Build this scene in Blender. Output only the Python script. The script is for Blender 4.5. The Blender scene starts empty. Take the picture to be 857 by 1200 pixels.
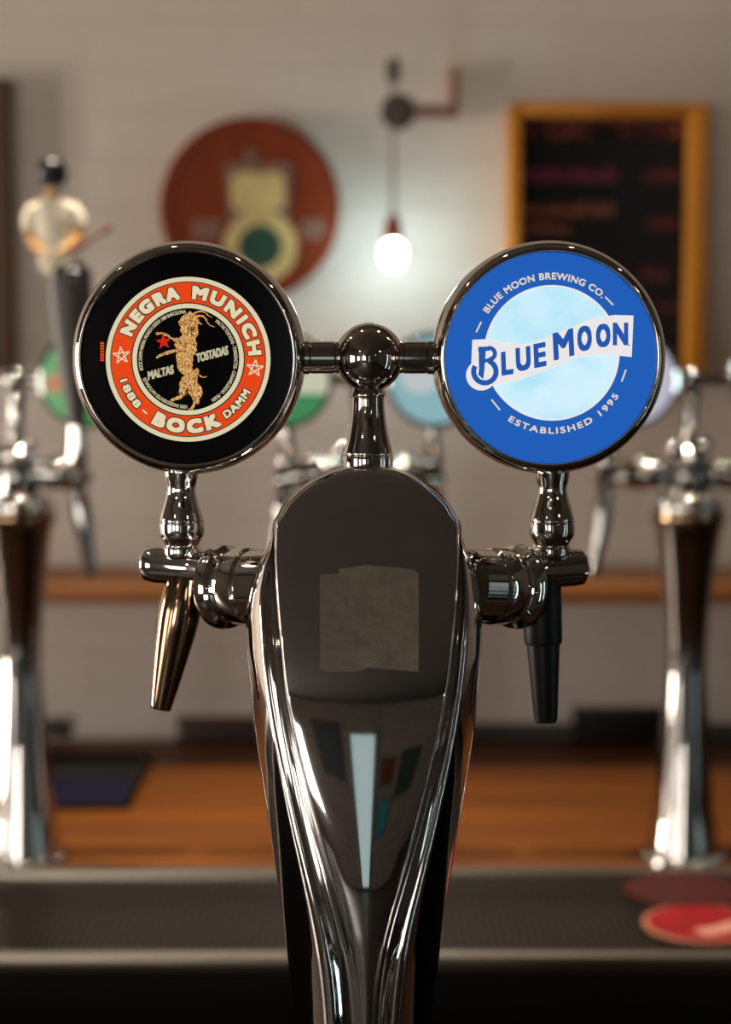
import bpy, bmesh, math, random
import numpy as np
from mathutils import Vector, Matrix

random.seed(4)
scene = bpy.context.scene
col = scene.collection

# ------------------------------------------------------------------ camera
F = 857 * 60.0 / 24.0            # focal length in pixels of the 857 x 1200 frame
CAM = Vector((0.0, 0.0, 1.5))
PITCH = math.atan(200.0 / F)
D = 0.754                        # distance of the big tower
S = D / F                        # metres per pixel at the big tower
TOP = 1.05                       # height of both counters

cd = bpy.data.cameras.new('camera')
cam = bpy.data.objects.new('camera', cd)
col.objects.link(cam)
cam.location = CAM
cam.rotation_euler = (math.pi / 2 - PITCH, 0, 0)
cd.sensor_fit = 'HORIZONTAL'
cd.sensor_width = 24.0
cd.lens = 60.0
cd.clip_start = 0.05
cd.dof.use_dof = True
cd.dof.focus_distance = D - 0.012
cd.dof.aperture_fstop = 5.6
cd.dof.aperture_blades = 0
scene.camera = cam

# ------------------------------------------------------------------ world, light, exposure
world = bpy.data.worlds.new('world')
scene.world = world
world.use_nodes = True
wb = world.node_tree.nodes['Background']
wb.inputs[0].default_value = (0.80, 0.90, 1.0, 1)
wb.inputs[1].default_value = 1.6

def area_light(name, loc, rot, sx, sy, power, color):
    l = bpy.data.lights.new(name, 'AREA')
    l.shape = 'RECTANGLE'
    l.size, l.size_y = sx, sy
    l.energy = power
    l.color = color
    o = bpy.data.objects.new(name, l)
    o.location = loc
    o.rotation_euler = rot
    col.objects.link(o)
    return o

# daylight entering the window openings in the left wall
WIN = [(-3.4, -2.3), (-1.5, -0.3), (1.1, 1.6)]     # y ranges of the windows
WZ0, WZ1 = 0.75, 1.85
for (a, b) in WIN:
    area_light('window_daylight', (-2.72, (a + b) / 2, (WZ0 + WZ1) / 2), (0, -math.pi / 2, 0),
               WZ1 - WZ0, b - a, 88 if b > 0 else 18, (1.0, 0.88, 0.76))
# daylight entering the shop window in the wall behind the camera
SHOP = (-2.45, -1.35, 0.6, 2.0)
area_light('shop_window_daylight', ((SHOP[0] + SHOP[1]) / 2, -5.32, (SHOP[2] + SHOP[3]) / 2), (-math.pi / 2, 0, math.pi),
           SHOP[1] - SHOP[0], SHOP[3] - SHOP[2], 50, (1.0, 0.91, 0.81))

BULB_POWER = 100.0                # room pendants (radiance of the glowing glass)
scene.view_settings.view_transform = 'Standard'
scene.view_settings.look = 'None'
scene.view_settings.gamma = 1.0
scene.view_settings.use_curve_mapping = False
scene.view_settings.exposure = 0.0
scene.cycles.max_bounces = 10
scene.cycles.glossy_bounces = 6
scene.cycles.sample_clamp_indirect = 15.0
scene.cycles.caustics_reflective = False
scene.cycles.caustics_refractive = False

# ------------------------------------------------------------------ pixel measuring
def ray(px, py):
    a = (px - 428.5) / F
    b = (600.0 - py) / F
    f = Vector((0, math.cos(PITCH), -math.sin(PITCH)))
    u = Vector((0, math.sin(PITCH), math.cos(PITCH)))
    return Vector((1, 0, 0)) * a + u * b + f

def at(px, py, Y):
    r = ray(px, py)
    return CAM + r * (Y / r.y)

def ground(px, py, z):
    r = ray(px, py)
    return CAM + r * ((z - CAM.z) / r.z)

# ------------------------------------------------------------------ materials
def lin(c):
    def f(v):
        v /= 255.0
        return v / 12.92 if v <= 0.04045 else ((v + 0.055) / 1.055) ** 2.4
    return tuple(f(v) for v in c) + (1.0,)

def mat(name, color, rough=0.5, metal=0.0, emit=None, estr=0.0, coat=0.0, spec=0.5,
        noise=None, bump=None, alpha=None, trans=0.0):
    """principled material; noise=(scale, dark colour, amount), bump=(scale, strength)"""
    m = bpy.data.materials.new(name)
    m.use_nodes = True
    nt = m.node_tree
    p = nt.nodes['Principled BSDF']
    p.inputs['Base Color'].default_value = color
    p.inputs['Roughness'].default_value = rough
    p.inputs['Metallic'].default_value = metal
    p.inputs['Coat Weight'].default_value = coat
    p.inputs['Coat Roughness'].default_value = 0.06
    p.inputs['Specular IOR Level'].default_value = spec
    p.inputs['Transmission Weight'].default_value = trans
    if emit is not None:
        p.inputs['Emission Color'].default_value = emit
        p.inputs['Emission Strength'].default_value = estr
    tc = nt.nodes.new('ShaderNodeTexCoord')
    if noise:
        n = nt.nodes.new('ShaderNodeTexNoise')
        n.inputs['Scale'].default_value = noise[0]
        n.inputs['Detail'].default_value = 5
        nt.links.new(tc.outputs['Object'], n.inputs['Vector'])
        r = nt.nodes.new('ShaderNodeValToRGB')
        r.color_ramp.elements[0].position = 0.5 - noise[2] / 2
        r.color_ramp.elements[1].position = 0.5 + noise[2] / 2
        r.color_ramp.elements[0].color = noise[1]
        r.color_ramp.elements[1].color = color
        nt.links.new(n.outputs['Fac'], r.inputs['Fac'])
        nt.links.new(r.outputs['Color'], p.inputs['Base Color'])
        if emit is not None:
            nt.links.new(r.outputs['Color'], p.inputs['Emission Color'])
    if bump:
        n2 = nt.nodes.new('ShaderNodeTexNoise')
        n2.inputs['Scale'].default_value = bump[0]
        n2.inputs['Detail'].default_value = 4
        nt.links.new(tc.outputs['Object'], n2.inputs['Vector'])
        b = nt.nodes.new('ShaderNodeBump')
        b.inputs['Strength'].default_value = bump[1]
        b.inputs['Distance'].default_value = 0.002
        nt.links.new(n2.outputs['Fac'], b.inputs['Height'])
        nt.links.new(b.outputs['Normal'], p.inputs['Normal'])
    return m

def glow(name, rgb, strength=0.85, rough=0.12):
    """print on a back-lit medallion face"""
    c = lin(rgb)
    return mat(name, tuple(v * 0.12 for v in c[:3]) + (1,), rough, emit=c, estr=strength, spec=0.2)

def brick_mat(name, c1, c2, mortar, wscale, bumpstr):
    m = bpy.data.materials.new(name)
    m.use_nodes = True
    nt = m.node_tree
    p = nt.nodes['Principled BSDF']
    p.inputs['Roughness'].default_value = 0.75
    tc = nt.nodes.new('ShaderNodeTexCoord')
    mp = nt.nodes.new('ShaderNodeMapping')
    mp.inputs['Rotation'].default_value = (math.pi / 2, 0, 0)
    nt.links.new(tc.outputs['Object'], mp.inputs['Vector'])
    b = nt.nodes.new('ShaderNodeTexBrick')
    b.inputs['Color1'].default_value = c1
    b.inputs['Color2'].default_value = c2
    b.inputs['Mortar'].default_value = mortar
    b.inputs['Scale'].default_value = wscale
    b.inputs['Mortar Size'].default_value = 0.012
    b.inputs['Mortar Smooth'].default_value = 0.6
    b.inputs['Brick Width'].default_value = 0.5
    b.inputs['Row Height'].default_value = 0.16
    nt.links.new(mp.outputs['Vector'], b.inputs['Vector'])
    nt.links.new(b.outputs['Color'], p.inputs['Base Color'])
    n = nt.nodes.new('ShaderNodeTexNoise')
    n.inputs['Scale'].default_value = 14
    nt.links.new(tc.outputs['Object'], n.inputs['Vector'])
    ad = nt.nodes.new('ShaderNodeMath')
    ad.operation = 'SUBTRACT'
    nt.links.new(n.outputs['Fac'], ad.inputs[0])
    nt.links.new(b.outputs['Fac'], ad.inputs[1])
    bp = nt.nodes.new('ShaderNodeBump')
    bp.inputs['Strength'].default_value = bumpstr
    bp.inputs['Distance'].default_value = 0.004
    nt.links.new(ad.outputs[0], bp.inputs['Height'])
    nt.links.new(bp.outputs['Normal'], p.inputs['Normal'])
    return m

def wood_mat(name, c1, c2, rough, stretch=(1.2, 16, 16), coat=0.0):
    m = bpy.data.materials.new(name)
    m.use_nodes = True
    nt = m.node_tree
    p = nt.nodes['Principled BSDF']
    p.inputs['Roughness'].default_value = rough
    p.inputs['Specular IOR Level'].default_value = 0.22
    p.inputs['Coat Weight'].default_value = coat
    p.inputs['Coat Roughness'].default_value = 0.25
    tc = nt.nodes.new('ShaderNodeTexCoord')
    mp = nt.nodes.new('ShaderNodeMapping')
    mp.inputs['Scale'].default_value = stretch
    nt.links.new(tc.outputs['Object'], mp.inputs['Vector'])
    n = nt.nodes.new('ShaderNodeTexNoise')
    n.inputs['Scale'].default_value = 1.6
    n.inputs['Detail'].default_value = 6
    n.inputs['Distortion'].default_value = 0.6
    nt.links.new(mp.outputs['Vector'], n.inputs['Vector'])
    r = nt.nodes.new('ShaderNodeValToRGB')
    r.color_ramp.elements[0].position = 0.32
    r.color_ramp.elements[1].position = 0.68
    r.color_ramp.elements[0].color = c1
    r.color_ramp.elements[1].color = c2
    nt.links.new(n.outputs['Fac'], r.inputs['Fac'])
    nt.links.new(r.outputs['Color'], p.inputs['Base Color'])
    b = nt.nodes.new('ShaderNodeBump')
    b.inputs['Strength'].default_value = 0.15
    b.inputs['Distance'].default_value = 0.001
    nt.links.new(n.outputs['Fac'], b.inputs['Height'])
    nt.links.new(b.outputs['Normal'], p.inputs['Normal'])
    return m

M = {}
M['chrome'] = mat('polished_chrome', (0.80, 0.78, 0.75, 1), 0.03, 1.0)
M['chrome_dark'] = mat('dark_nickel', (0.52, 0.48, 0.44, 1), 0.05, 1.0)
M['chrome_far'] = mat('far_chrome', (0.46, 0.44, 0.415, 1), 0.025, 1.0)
M['chrome_panel'] = mat('polished_panel', (0.70, 0.68, 0.66, 1), 0.05, 1.0)
M['steel'] = mat('brushed_steel', (0.085, 0.072, 0.058, 1), 0.38, 1.0, bump=(300, 0.1))
M['steel_rim'] = mat('steel_edge', (0.34, 0.30, 0.25, 1), 0.32, 1.0)
M['wood_tint_chrome'] = mat('chrome_wood_reflection', (0.40, 0.27, 0.17, 1), 0.10, 1.0)  # brown of reflected wood put into the chrome colour
M['black_plastic'] = mat('black_plastic', (0.006, 0.006, 0.007, 1), 0.42, spec=0.25)
M['black_print'] = mat('black_gloss_print', (0.005, 0.004, 0.005, 1), 0.10, spec=0.2)
M['black_board'] = mat('chalkboard_black', (0.010, 0.009, 0.010, 1), 0.8, spec=0.2)
M['fascia'] = mat('black_fascia', (0.005, 0.005, 0.005, 1), 0.6, spec=0.2)
M['wall'] = brick_mat('white_painted_brick', (0.62, 0.55, 0.485, 1), (0.59, 0.525, 0.46, 1), (0.57, 0.505, 0.44, 1), 3.2, 0.16)
M['wall_front'] = brick_mat('old_brick', (0.30, 0.26, 0.22, 1), (0.22, 0.19, 0.165, 1), (0.16, 0.14, 0.12, 1), 2.6, 0.5)
M['wall_plain'] = mat('plaster', (0.36, 0.32, 0.28, 1), 0.8, noise=(2.0, (0.28, 0.25, 0.22, 1), 0.5))
M['wall_dark'] = mat('dark_plaster', (0.10, 0.085, 0.075, 1), 0.8, noise=(2.0, (0.07, 0.06, 0.05, 1), 0.5))
M['ceiling'] = mat('dark_ceiling', (0.085, 0.070, 0.058, 1), 0.85, noise=(3.0, (0.07, 0.058, 0.047, 1), 0.4))
M['floor'] = mat('dark_floor', (0.06, 0.045, 0.035, 1), 0.5, noise=(6.0, (0.035, 0.025, 0.02, 1), 0.5))
M['wood'] = wood_mat('oiled_wood', (0.072, 0.0185, 0.0012, 1), (0.145, 0.043, 0.0022, 1), 0.55)
M['wood_shelf'] = wood_mat('shelf_wood', lin((104, 62, 30)), lin((134, 86, 44)), 0.5)
M['wood_dark'] = wood_mat('dark_bar_wood', (0.05, 0.022, 0.010, 1), (0.09, 0.042, 0.018, 1), 0.35)
M['wood_frame'] = wood_mat('pine_frame', lin((190, 118, 34)), lin((214, 142, 52)), 0.55, (6, 6, 1.5))
M['brown_frame'] = wood_mat('brown_frame', lin((70, 52, 36)), lin((92, 70, 48)), 0.6, (6, 6, 1.5))
M['sign_red'] = wood_mat('red_brown_sign', lin((104, 38, 8)), lin((124, 48, 12)), 0.6, (8, 8, 3))
M['sign_gold'] = mat('sign_gold', lin((206, 182, 124)), 0.6, noise=(60, lin((176, 150, 92)), 0.5))
M['sign_green'] = mat('sign_green', lin((12, 60, 44)), 0.5)
M['sign_grey'] = mat('sign_grey', lin((120, 92, 78)), 0.7)
M['paper'] = mat('grubby_paper', (0.20, 0.168, 0.128, 1), 0.55, noise=(180, (0.15, 0.126, 0.096, 1), 0.5), bump=(250, 0.2))
M['paper_light'] = mat('worn_label_paper', (0.25, 0.205, 0.155, 1), 0.5, noise=(120, (0.14, 0.115, 0.088, 1), 0.6), bump=(250, 0.3))
M['navy'] = mat('navy_mat', (0.003, 0.0035, 0.018, 1), 0.7, spec=0.15)
M['dark_tray'] = mat('dark_tray', (0.008, 0.006, 0.006, 1), 0.6, spec=0.2)
M['maroon'] = mat('maroon_cover', (0.055, 0.014, 0.012, 1), 0.5)
M['dark_box'] = mat('dark_box', (0.035, 0.026, 0.022, 1), 0.6)
M['olive_strip'] = mat('dark_skirting', (0.045, 0.037, 0.028, 1), 0.6)
M['coaster_red'] = mat('coaster_red', lin((140, 8, 14)), 0.6, noise=(40, lin((104, 3, 8)), 0.5), spec=0.2)
M['coaster_dull'] = mat('coaster_dull_red', lin((62, 8, 8)), 0.7, noise=(40, lin((48, 14, 8)), 0.5), spec=0.2)
M['coaster_edge'] = mat('coaster_edge', lin((150, 98, 72)), 0.8)
M['coaster_white'] = mat('coaster_white', lin((176, 120, 104)), 0.7)
M['skin'] = mat('painted_skin', lin((226, 172, 104)), 0.4)
M['hair'] = mat('painted_black_hair', (0.006, 0.005, 0.006, 1), 0.25)
M['shirt'] = mat('painted_white_shirt', lin((248, 238, 212)), 0.5)
M['handle_grey'] = mat('charcoal_handle', lin((74, 68, 64)), 0.45)
M['guitar_red'] = mat('guitar_neck', lin((128, 62, 50)), 0.5)
M['iron'] = mat('grey_iron', (0.085, 0.075, 0.062, 1), 0.45, 0.6)
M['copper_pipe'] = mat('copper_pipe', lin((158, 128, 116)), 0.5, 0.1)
M['cord'] = mat('tan_cord', lin((138, 122, 104)), 0.8)
M['socket'] = mat('copper_socket', lin((128, 56, 24)), 0.3, 0.6)
M['bulb'] = mat('lit_bulb', (1, 1, 1, 1), 0.4, emit=(0.72, 0.97, 1.0, 1), estr=85.0)
M['bulb_room'] = mat('lit_pendant_bulb', (1, 1, 1, 1), 0.4, emit=(1.0, 0.78, 0.56, 1), estr=BULB_POWER)
M['glass'] = mat('window_glass', (1, 1, 1, 1), 0.02, trans=1.0)
M['chalk_pink'] = mat('pink_chalk', lin((124, 44, 80)), 0.9)
M['chalk_orange'] = mat('orange_chalk', lin((140, 82, 58)), 0.9)
M['chalk_red'] = mat('dull_red_chalk', lin((96, 42, 42)), 0.9)
M['chalk_title'] = mat('peach_chalk', lin((176, 96, 80)), 0.9)
# medallion print
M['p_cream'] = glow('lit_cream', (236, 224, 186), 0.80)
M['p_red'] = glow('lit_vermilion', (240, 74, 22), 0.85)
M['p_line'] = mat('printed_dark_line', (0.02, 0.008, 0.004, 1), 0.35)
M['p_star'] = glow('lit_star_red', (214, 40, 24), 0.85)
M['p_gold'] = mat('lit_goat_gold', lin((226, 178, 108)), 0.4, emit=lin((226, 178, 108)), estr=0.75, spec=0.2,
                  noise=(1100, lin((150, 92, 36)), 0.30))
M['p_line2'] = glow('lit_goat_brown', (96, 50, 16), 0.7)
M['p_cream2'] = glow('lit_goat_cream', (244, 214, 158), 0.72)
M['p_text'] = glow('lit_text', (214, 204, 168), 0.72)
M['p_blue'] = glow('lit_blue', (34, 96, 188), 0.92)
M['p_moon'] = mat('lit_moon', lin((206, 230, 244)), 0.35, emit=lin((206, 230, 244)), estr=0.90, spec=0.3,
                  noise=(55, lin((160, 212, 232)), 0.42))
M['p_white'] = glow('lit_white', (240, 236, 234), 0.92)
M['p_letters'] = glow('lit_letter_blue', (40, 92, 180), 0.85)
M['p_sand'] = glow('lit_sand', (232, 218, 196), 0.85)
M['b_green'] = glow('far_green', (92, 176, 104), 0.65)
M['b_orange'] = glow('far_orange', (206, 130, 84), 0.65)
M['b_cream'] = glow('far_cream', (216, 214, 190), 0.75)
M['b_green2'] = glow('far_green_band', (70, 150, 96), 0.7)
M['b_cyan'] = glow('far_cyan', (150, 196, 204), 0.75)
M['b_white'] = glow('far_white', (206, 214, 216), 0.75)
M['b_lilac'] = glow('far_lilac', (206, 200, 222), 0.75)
M['b_dark'] = mat('far_dark_face', (0.012, 0.012, 0.016, 1), 0.3)
M['poster'] = mat('navy_poster', (0.012, 0.02, 0.035, 1), 0.5, noise=(9, (0.03, 0.06, 0.09, 1), 0.4))
M['teal'] = mat('teal_banner', (0.01, 0.30, 0.36, 1), 0.6)

# ------------------------------------------------------------------ mesh helpers
def tag(o, label=None, cat=None, group=None, kind=None):
    if label: o['label'] = label
    if cat: o['category'] = cat
    if group: o['group'] = group
    if kind: o['kind'] = kind
    return o

def thing(name, loc, label, cat, group=None):
    o = bpy.data.objects.new(name, None)
    o.empty_display_size = 0.02
    o.location = loc
    col.objects.link(o)
    return tag(o, label, cat, group)

def obj(name, vf, material, parent=None, smooth=True, base=None, label=None, sharp=40):
    """one mesh object from (verts, faces); base is subtracted so that verts are local to the thing"""
    vs, fs = vf
    if base is not None:
        vs = [Vector(v) - base for v in vs]
    me = bpy.data.meshes.new(name)
    me.from_pydata([tuple(v) for v in vs], [], fs)
    me.update()
    if smooth:
        me.polygons.foreach_set('use_smooth', [True] * len(me.polygons))
        if sharp:
            me.set_sharp_from_angle(angle=math.radians(sharp))
    o = bpy.data.objects.new(name, me)
    me.materials.append(material)
    col.objects.link(o)
    if parent is not None:
        o.parent = parent
    if label:
        o['label'] = label
    return o

def join(*vfs):
    V, Fc = [], []
    for vs, fs in vfs:
        n = len(V)
        V += list(vs)
        Fc += [tuple(i + n for i in f) for f in fs]
    return V, Fc

def box(x0, x1, y0, y1, z0, z1, bev=0.0, seg=2):
    bm = bmesh.new()
    bmesh.ops.create_cube(bm, size=1)
    for v in bm.verts:
        v.co = Vector((x0 + (v.co.x + .5) * (x1 - x0), y0 + (v.co.y + .5) * (y1 - y0), z0 + (v.co.z + .5) * (z1 - z0)))
    if bev > 0:
        bmesh.ops.bevel(bm, geom=bm.edges[:], offset=bev, segments=seg, affect='EDGES', profile=0.5)
    bm.verts.index_update()
    vs = [v.co.copy() for v in bm.verts]
    fs = [tuple(v.index for v in f.verts) for f in bm.faces]
    bm.free()
    return vs, fs

def frame_of(axis):
    a = Vector(axis).normalized()
    t = Vector((0, 0, 1)) if abs(a.z) < 0.9 else Vector((0, 1, 0))
    u = a.cross(t).normalized()
    return a, u, a.cross(u).normalized()

def lathe(p0, axis, prof, seg=40, cap=True):
    """prof: list of (radius, distance along axis)"""
    a, u, w = frame_of(axis)
    p0 = Vector(p0)
    vs, fs = [], []
    for r, h in prof:
        for k in range(seg):
            t = 2 * math.pi * k / seg
            vs.append(p0 + a * h + (u * math.cos(t) + w * math.sin(t)) * max(r, 1e-6))
    n = len(prof)
    for i in range(n - 1):
        for k in range(seg):
            k2 = (k + 1) % seg
            fs.append((i * seg + k, i * seg + k2, (i + 1) * seg + k2, (i + 1) * seg + k))
    if cap:
        fs.append(tuple(range(seg - 1, -1, -1)))
        fs.append(tuple(range((n - 1) * seg, n * seg)))
    return vs, fs

def smooth_prof(pts, n=6):
    """catmull-rom through (r, h) points"""
    out = []
    P = [pts[0]] + list(pts) + [pts[-1]]
    for i in range(1, len(P) - 2):
        for k in range(n):
            t = k / n
            q = []
            for c in (0, 1):
                a, b, cc, d = P[i - 1][c], P[i][c], P[i + 1][c], P[i + 2][c]
                q.append(0.5 * ((2 * b) + (-a + cc) * t + (2 * a - 5 * b + 4 * cc - d) * t * t + (-a + 3 * b - 3 * cc + d) * t ** 3))
            out.append(tuple(q))
    out.append(tuple(pts[-1]))
    return out

def between(p0, p1, prof, seg=40):
    """prof: (fraction along, radius)"""
    p0, p1 = Vector(p0), Vector(p1)
    L = (p1 - p0).length
    return lathe(p0, p1 - p0, [(r, t * L) for t, r in prof], seg)

def tube(pts, rad, seg=12):
    pts = [Vector(p) for p in pts]
    rr = rad if isinstance(rad, (list, tuple)) else [rad] * len(pts)
    vs, fs = [], []
    u = None
    for i, p in enumerate(pts):
        d = (pts[min(i + 1, len(pts) - 1)] - pts[max(i - 1, 0)]).normalized()
        if u is None:
            _, u, w = frame_of(d)
        else:
            u = (u - d * u.dot(d)).normalized()
            w = d.cross(u).normalized()
        for k in range(seg):
            t = 2 * math.pi * k / seg
            vs.append(p + (u * math.cos(t) + w * math.sin(t)) * rr[i])
    for i in range(len(pts) - 1):
        for k in range(seg):
            k2 = (k + 1) % seg
            fs.append((i * seg + k, i * seg + k2, (i + 1) * seg + k2, (i + 1) * seg + k))
    fs.append(tuple(range(seg - 1, -1, -1)))
    fs.append(tuple(range((len(pts) - 1) * seg, len(pts) * seg)))
    return vs, fs

def ball(c, r, seg=40, rings=24, sc=(1, 1, 1)):
    c = Vector(c)
    vs, fs = [], []
    for i in range(1, rings):
        a = math.pi * i / rings
        for k in range(seg):
            t = 2 * math.pi * k / seg
            vs.append(c + Vector((r * sc[0] * math.sin(a) * math.cos(t), r * sc[1] * math.sin(a) * math.sin(t), r * sc[2] * math.cos(a))))
    for i in range(rings - 2):
        for k in range(seg):
            k2 = (k + 1) % seg
            fs.append((i * seg + k, (i + 1) * seg + k, (i + 1) * seg + k2, i * seg + k2))
    n = len(vs)
    vs += [c + Vector((0, 0, r * sc[2])), c - Vector((0, 0, r * sc[2]))]
    b = (rings - 2) * seg
    for k in range(seg):
        k2 = (k + 1) % seg
        fs.append((n, k, k2))
        fs.append((n + 1, b + k2, b + k))
    return vs, fs

def pchip(xs, ys):
    xs, ys = np.array(xs, float), np.array(ys, float)
    h = np.diff(xs)
    d = np.diff(ys) / h
    m = np.zeros_like(ys)
    for i in range(1, len(xs) - 1):
        if d[i - 1] * d[i] > 0:
            w1, w2 = 2 * h[i] + h[i - 1], h[i] + 2 * h[i - 1]
            m[i] = (w1 + w2) / (w1 / d[i - 1] + w2 / d[i])
    m[0], m[-1] = d[0], d[-1]
    def f(x):
        x = min(max(x, xs[0]), xs[-1])
        i = int(min(max(np.searchsorted(xs, x) - 1, 0), len(h) - 1))
        t = (x - xs[i]) / h[i]
        return ((2 * t ** 3 - 3 * t * t + 1) * ys[i] + (t ** 3 - 2 * t * t + t) * h[i] * m[i]
                + (-2 * t ** 3 + 3 * t * t) * ys[i + 1] + (t ** 3 - t * t) * h[i] * m[i + 1])
    return f

def text2d(s, bold=0.0, size=1.0, spacing=1.0):
    """flat lettering outline as triangles: (list of (x, y), faces), x from 0, baseline y = 0"""
    c = bpy.data.curves.new('t', 'FONT')
    c.body = s
    c.size = size
    c.offset = bold
    c.space_character = spacing
    c.resolution_u = 4
    o = bpy.data.objects.new('t', c)
    col.objects.link(o)
    dg = bpy.context.evaluated_depsgraph_get()
    me = bpy.data.meshes.new_from_object(o.evaluated_get(dg))
    vs = [(v.co.x, v.co.y) for v in me.vertices]
    fs = [tuple(p.vertices) for p in me.polygons]
    bpy.data.objects.remove(o)
    bpy.data.curves.remove(c)
    bpy.data.meshes.remove(me)
    x0 = min(v[0] for v in vs)
    return [(x - x0, y) for x, y in vs], fs

def norm_text(s, bold, height, width=None, spacing=1.0):
    """lettering scaled to a cap height (and width if given), bbox from 0,0"""
    vs, fs = text2d(s, 0.0, 1.0, spacing)
    x0, x1 = min(v[0] for v in vs), max(v[0] for v in vs)
    y0, y1 = min(v[1] for v in vs), max(v[1] for v in vs)
    k = (height - 2 * bold) / (y1 - y0)
    kx = k if width is None else (width - 2 * bold) / (x1 - x0)
    base = [((x - x0) * kx + bold, (y - y0) * k + bold) for x, y in vs]
    if bold <= 0:
        return base, fs
    return join(*[([(x + dx * bold, y + dy * bold) for x, y in base], fs)
                  for dx in (-1, -.33, .33, 1) for dy in (-1, 0, 1)])

def disc2d(cx, cy, r0, r1, n=96, a0=0.0, a1=2 * math.pi):
    """ring (or disc when r0 = 0) in pixel coordinates, y down"""
    vs, fs = [], []
    full = abs(a1 - a0 - 2 * math.pi) < 1e-6
    m = n if full else n + 1
    for k in range(m):
        t = a0 + (a1 - a0) * k / n
        vs.append((cx + r1 * math.cos(t), cy - r1 * math.sin(t)))
        if r0 > 0:
            vs.append((cx + r0 * math.cos(t), cy - r0 * math.sin(t)))
    if r0 <= 0:
        return vs, [tuple(range(m))]
    for k in range(n):
        a, b = 2 * k, 2 * ((k + 1) % m)
        fs.append((a, a + 1, b + 1, b))
    return vs, fs

def ring_text(s, cx, cy, r, deg, height, bold, span=None, bottom=False, spacing=1.0):
    """lettering bent round a circle (pixel coordinates, y down); r = baseline radius, deg = middle angle"""
    w = None if span is None else math.radians(span) * (r + (height / 2 if not bottom else -height / 2))
    vs, fs = norm_text(s, bold, height, w, spacing)
    xm = max(v[0] for v in vs) / 2
    rm = r + height / 2 if not bottom else r - height / 2
    out = []
    for x, y in vs:
        if bottom:
            t = math.radians(deg) + (x - xm) / rm
            q = r - y
        else:
            t = math.radians(deg) - (x - xm) / rm
            q = r + y
        out.append((cx + q * math.cos(t), cy - q * math.sin(t)))
    return out, fs

def quad_text(s, x, y, w, h, ang, bold, slant=0.0):
    """lettering with its lower left corner at pixel (x, y), turned by ang degrees"""
    vs, fs = norm_text(s, bold, h, w)
    c, sn = math.cos(math.radians(ang)), math.sin(math.radians(ang))
    return [(x + (a + b * slant) * c - b * sn, y - ((a + b * slant) * sn + b * c)) for a, b in vs], fs

def join2(*vfs):
    return join(*vfs)

# ================================================================== THE ROOM
WALL_Y = ground(428, 866, TOP).y + 0.005
XL, XR, YB, ZC = -2.6, 2.4, -5.2, 2.7
def struct(name, vf, m, parent=None, smooth=False):
    o = obj(name, vf, m, parent, smooth=smooth)
    if parent is None:
        o['kind'] = 'structure'
    return o

struct('floor', box(XL - 0.15, XR + 0.15, YB - 0.15, WALL_Y + 0.15, -0.1, 0), M['floor'])
struct('ceiling', box(XL - 0.15, XR + 0.15, YB - 0.15, WALL_Y + 0.15, ZC, ZC + 0.1), M['ceiling'])
struct('wall_back', box(XL - 0.15, XR + 0.15, WALL_Y, WALL_Y + 0.15, 0, ZC), M['wall'])
struct('wall_front', join(box(XL - 0.15, SHOP[0], YB - 0.15, YB, 0, ZC), box(SHOP[1], XR + 0.15, YB - 0.15, YB, 0, ZC),
                          box(SHOP[0], SHOP[1], YB - 0.15, YB, 0, SHOP[2]), box(SHOP[0], SHOP[1], YB - 0.15, YB, SHOP[3], ZC)), M['wall_front'])
struct('window_3', join(box(SHOP[0], SHOP[0] + .05, YB - .09, YB - .04, SHOP[2], SHOP[3]), box(SHOP[1] - .05, SHOP[1], YB - .09, YB - .04, SHOP[2], SHOP[3]),
                        box(SHOP[0] + .05, SHOP[1] - .05, YB - .09, YB - .04, SHOP[2], SHOP[2] + .05), box(SHOP[0] + .05, SHOP[1] - .05, YB - .09, YB - .04, SHOP[3] - .05, SHOP[3])), M['brown_frame'])
struct('wall_right', box(XR, XR + 0.15, YB, WALL_Y, 0, ZC), M['wall_dark'])
# left wall: piers round the window openings
ys = [YB] + [v for w in WIN for v in w] + [WALL_Y]
lw = [box(XL - 0.15, XL, ys[i], ys[i + 1], 0, ZC) for i in range(0, len(ys), 2)]
for a, b in WIN:
    lw += [box(XL - 0.15, XL, a, b, 0, WZ0), box(XL - 0.15, XL, a, b, WZ1, ZC)]
struct('wall_left', join(*lw), M['wall_plain'])
for i, (a, b) in enumerate(WIN):
    w = struct('window_%d' % (i + 1), join(
        box(XL - 0.10, XL - 0.04, a, a + 0.05, WZ0, WZ1), box(XL - 0.10, XL - 0.04, b - 0.05, b, WZ0, WZ1),
        box(XL - 0.10, XL - 0.04, a + 0.05, b - 0.05, WZ0, WZ0 + 0.05), box(XL - 0.10, XL - 0.04, a + 0.05, b - 0.05, WZ1 - 0.05, WZ1),
        box(XL - 0.09, XL - 0.05, (a + b) / 2 - 0.02, (a + b) / 2 + 0.02, WZ0 + 0.05, WZ1 - 0.05)), M['brown_frame'])

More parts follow.
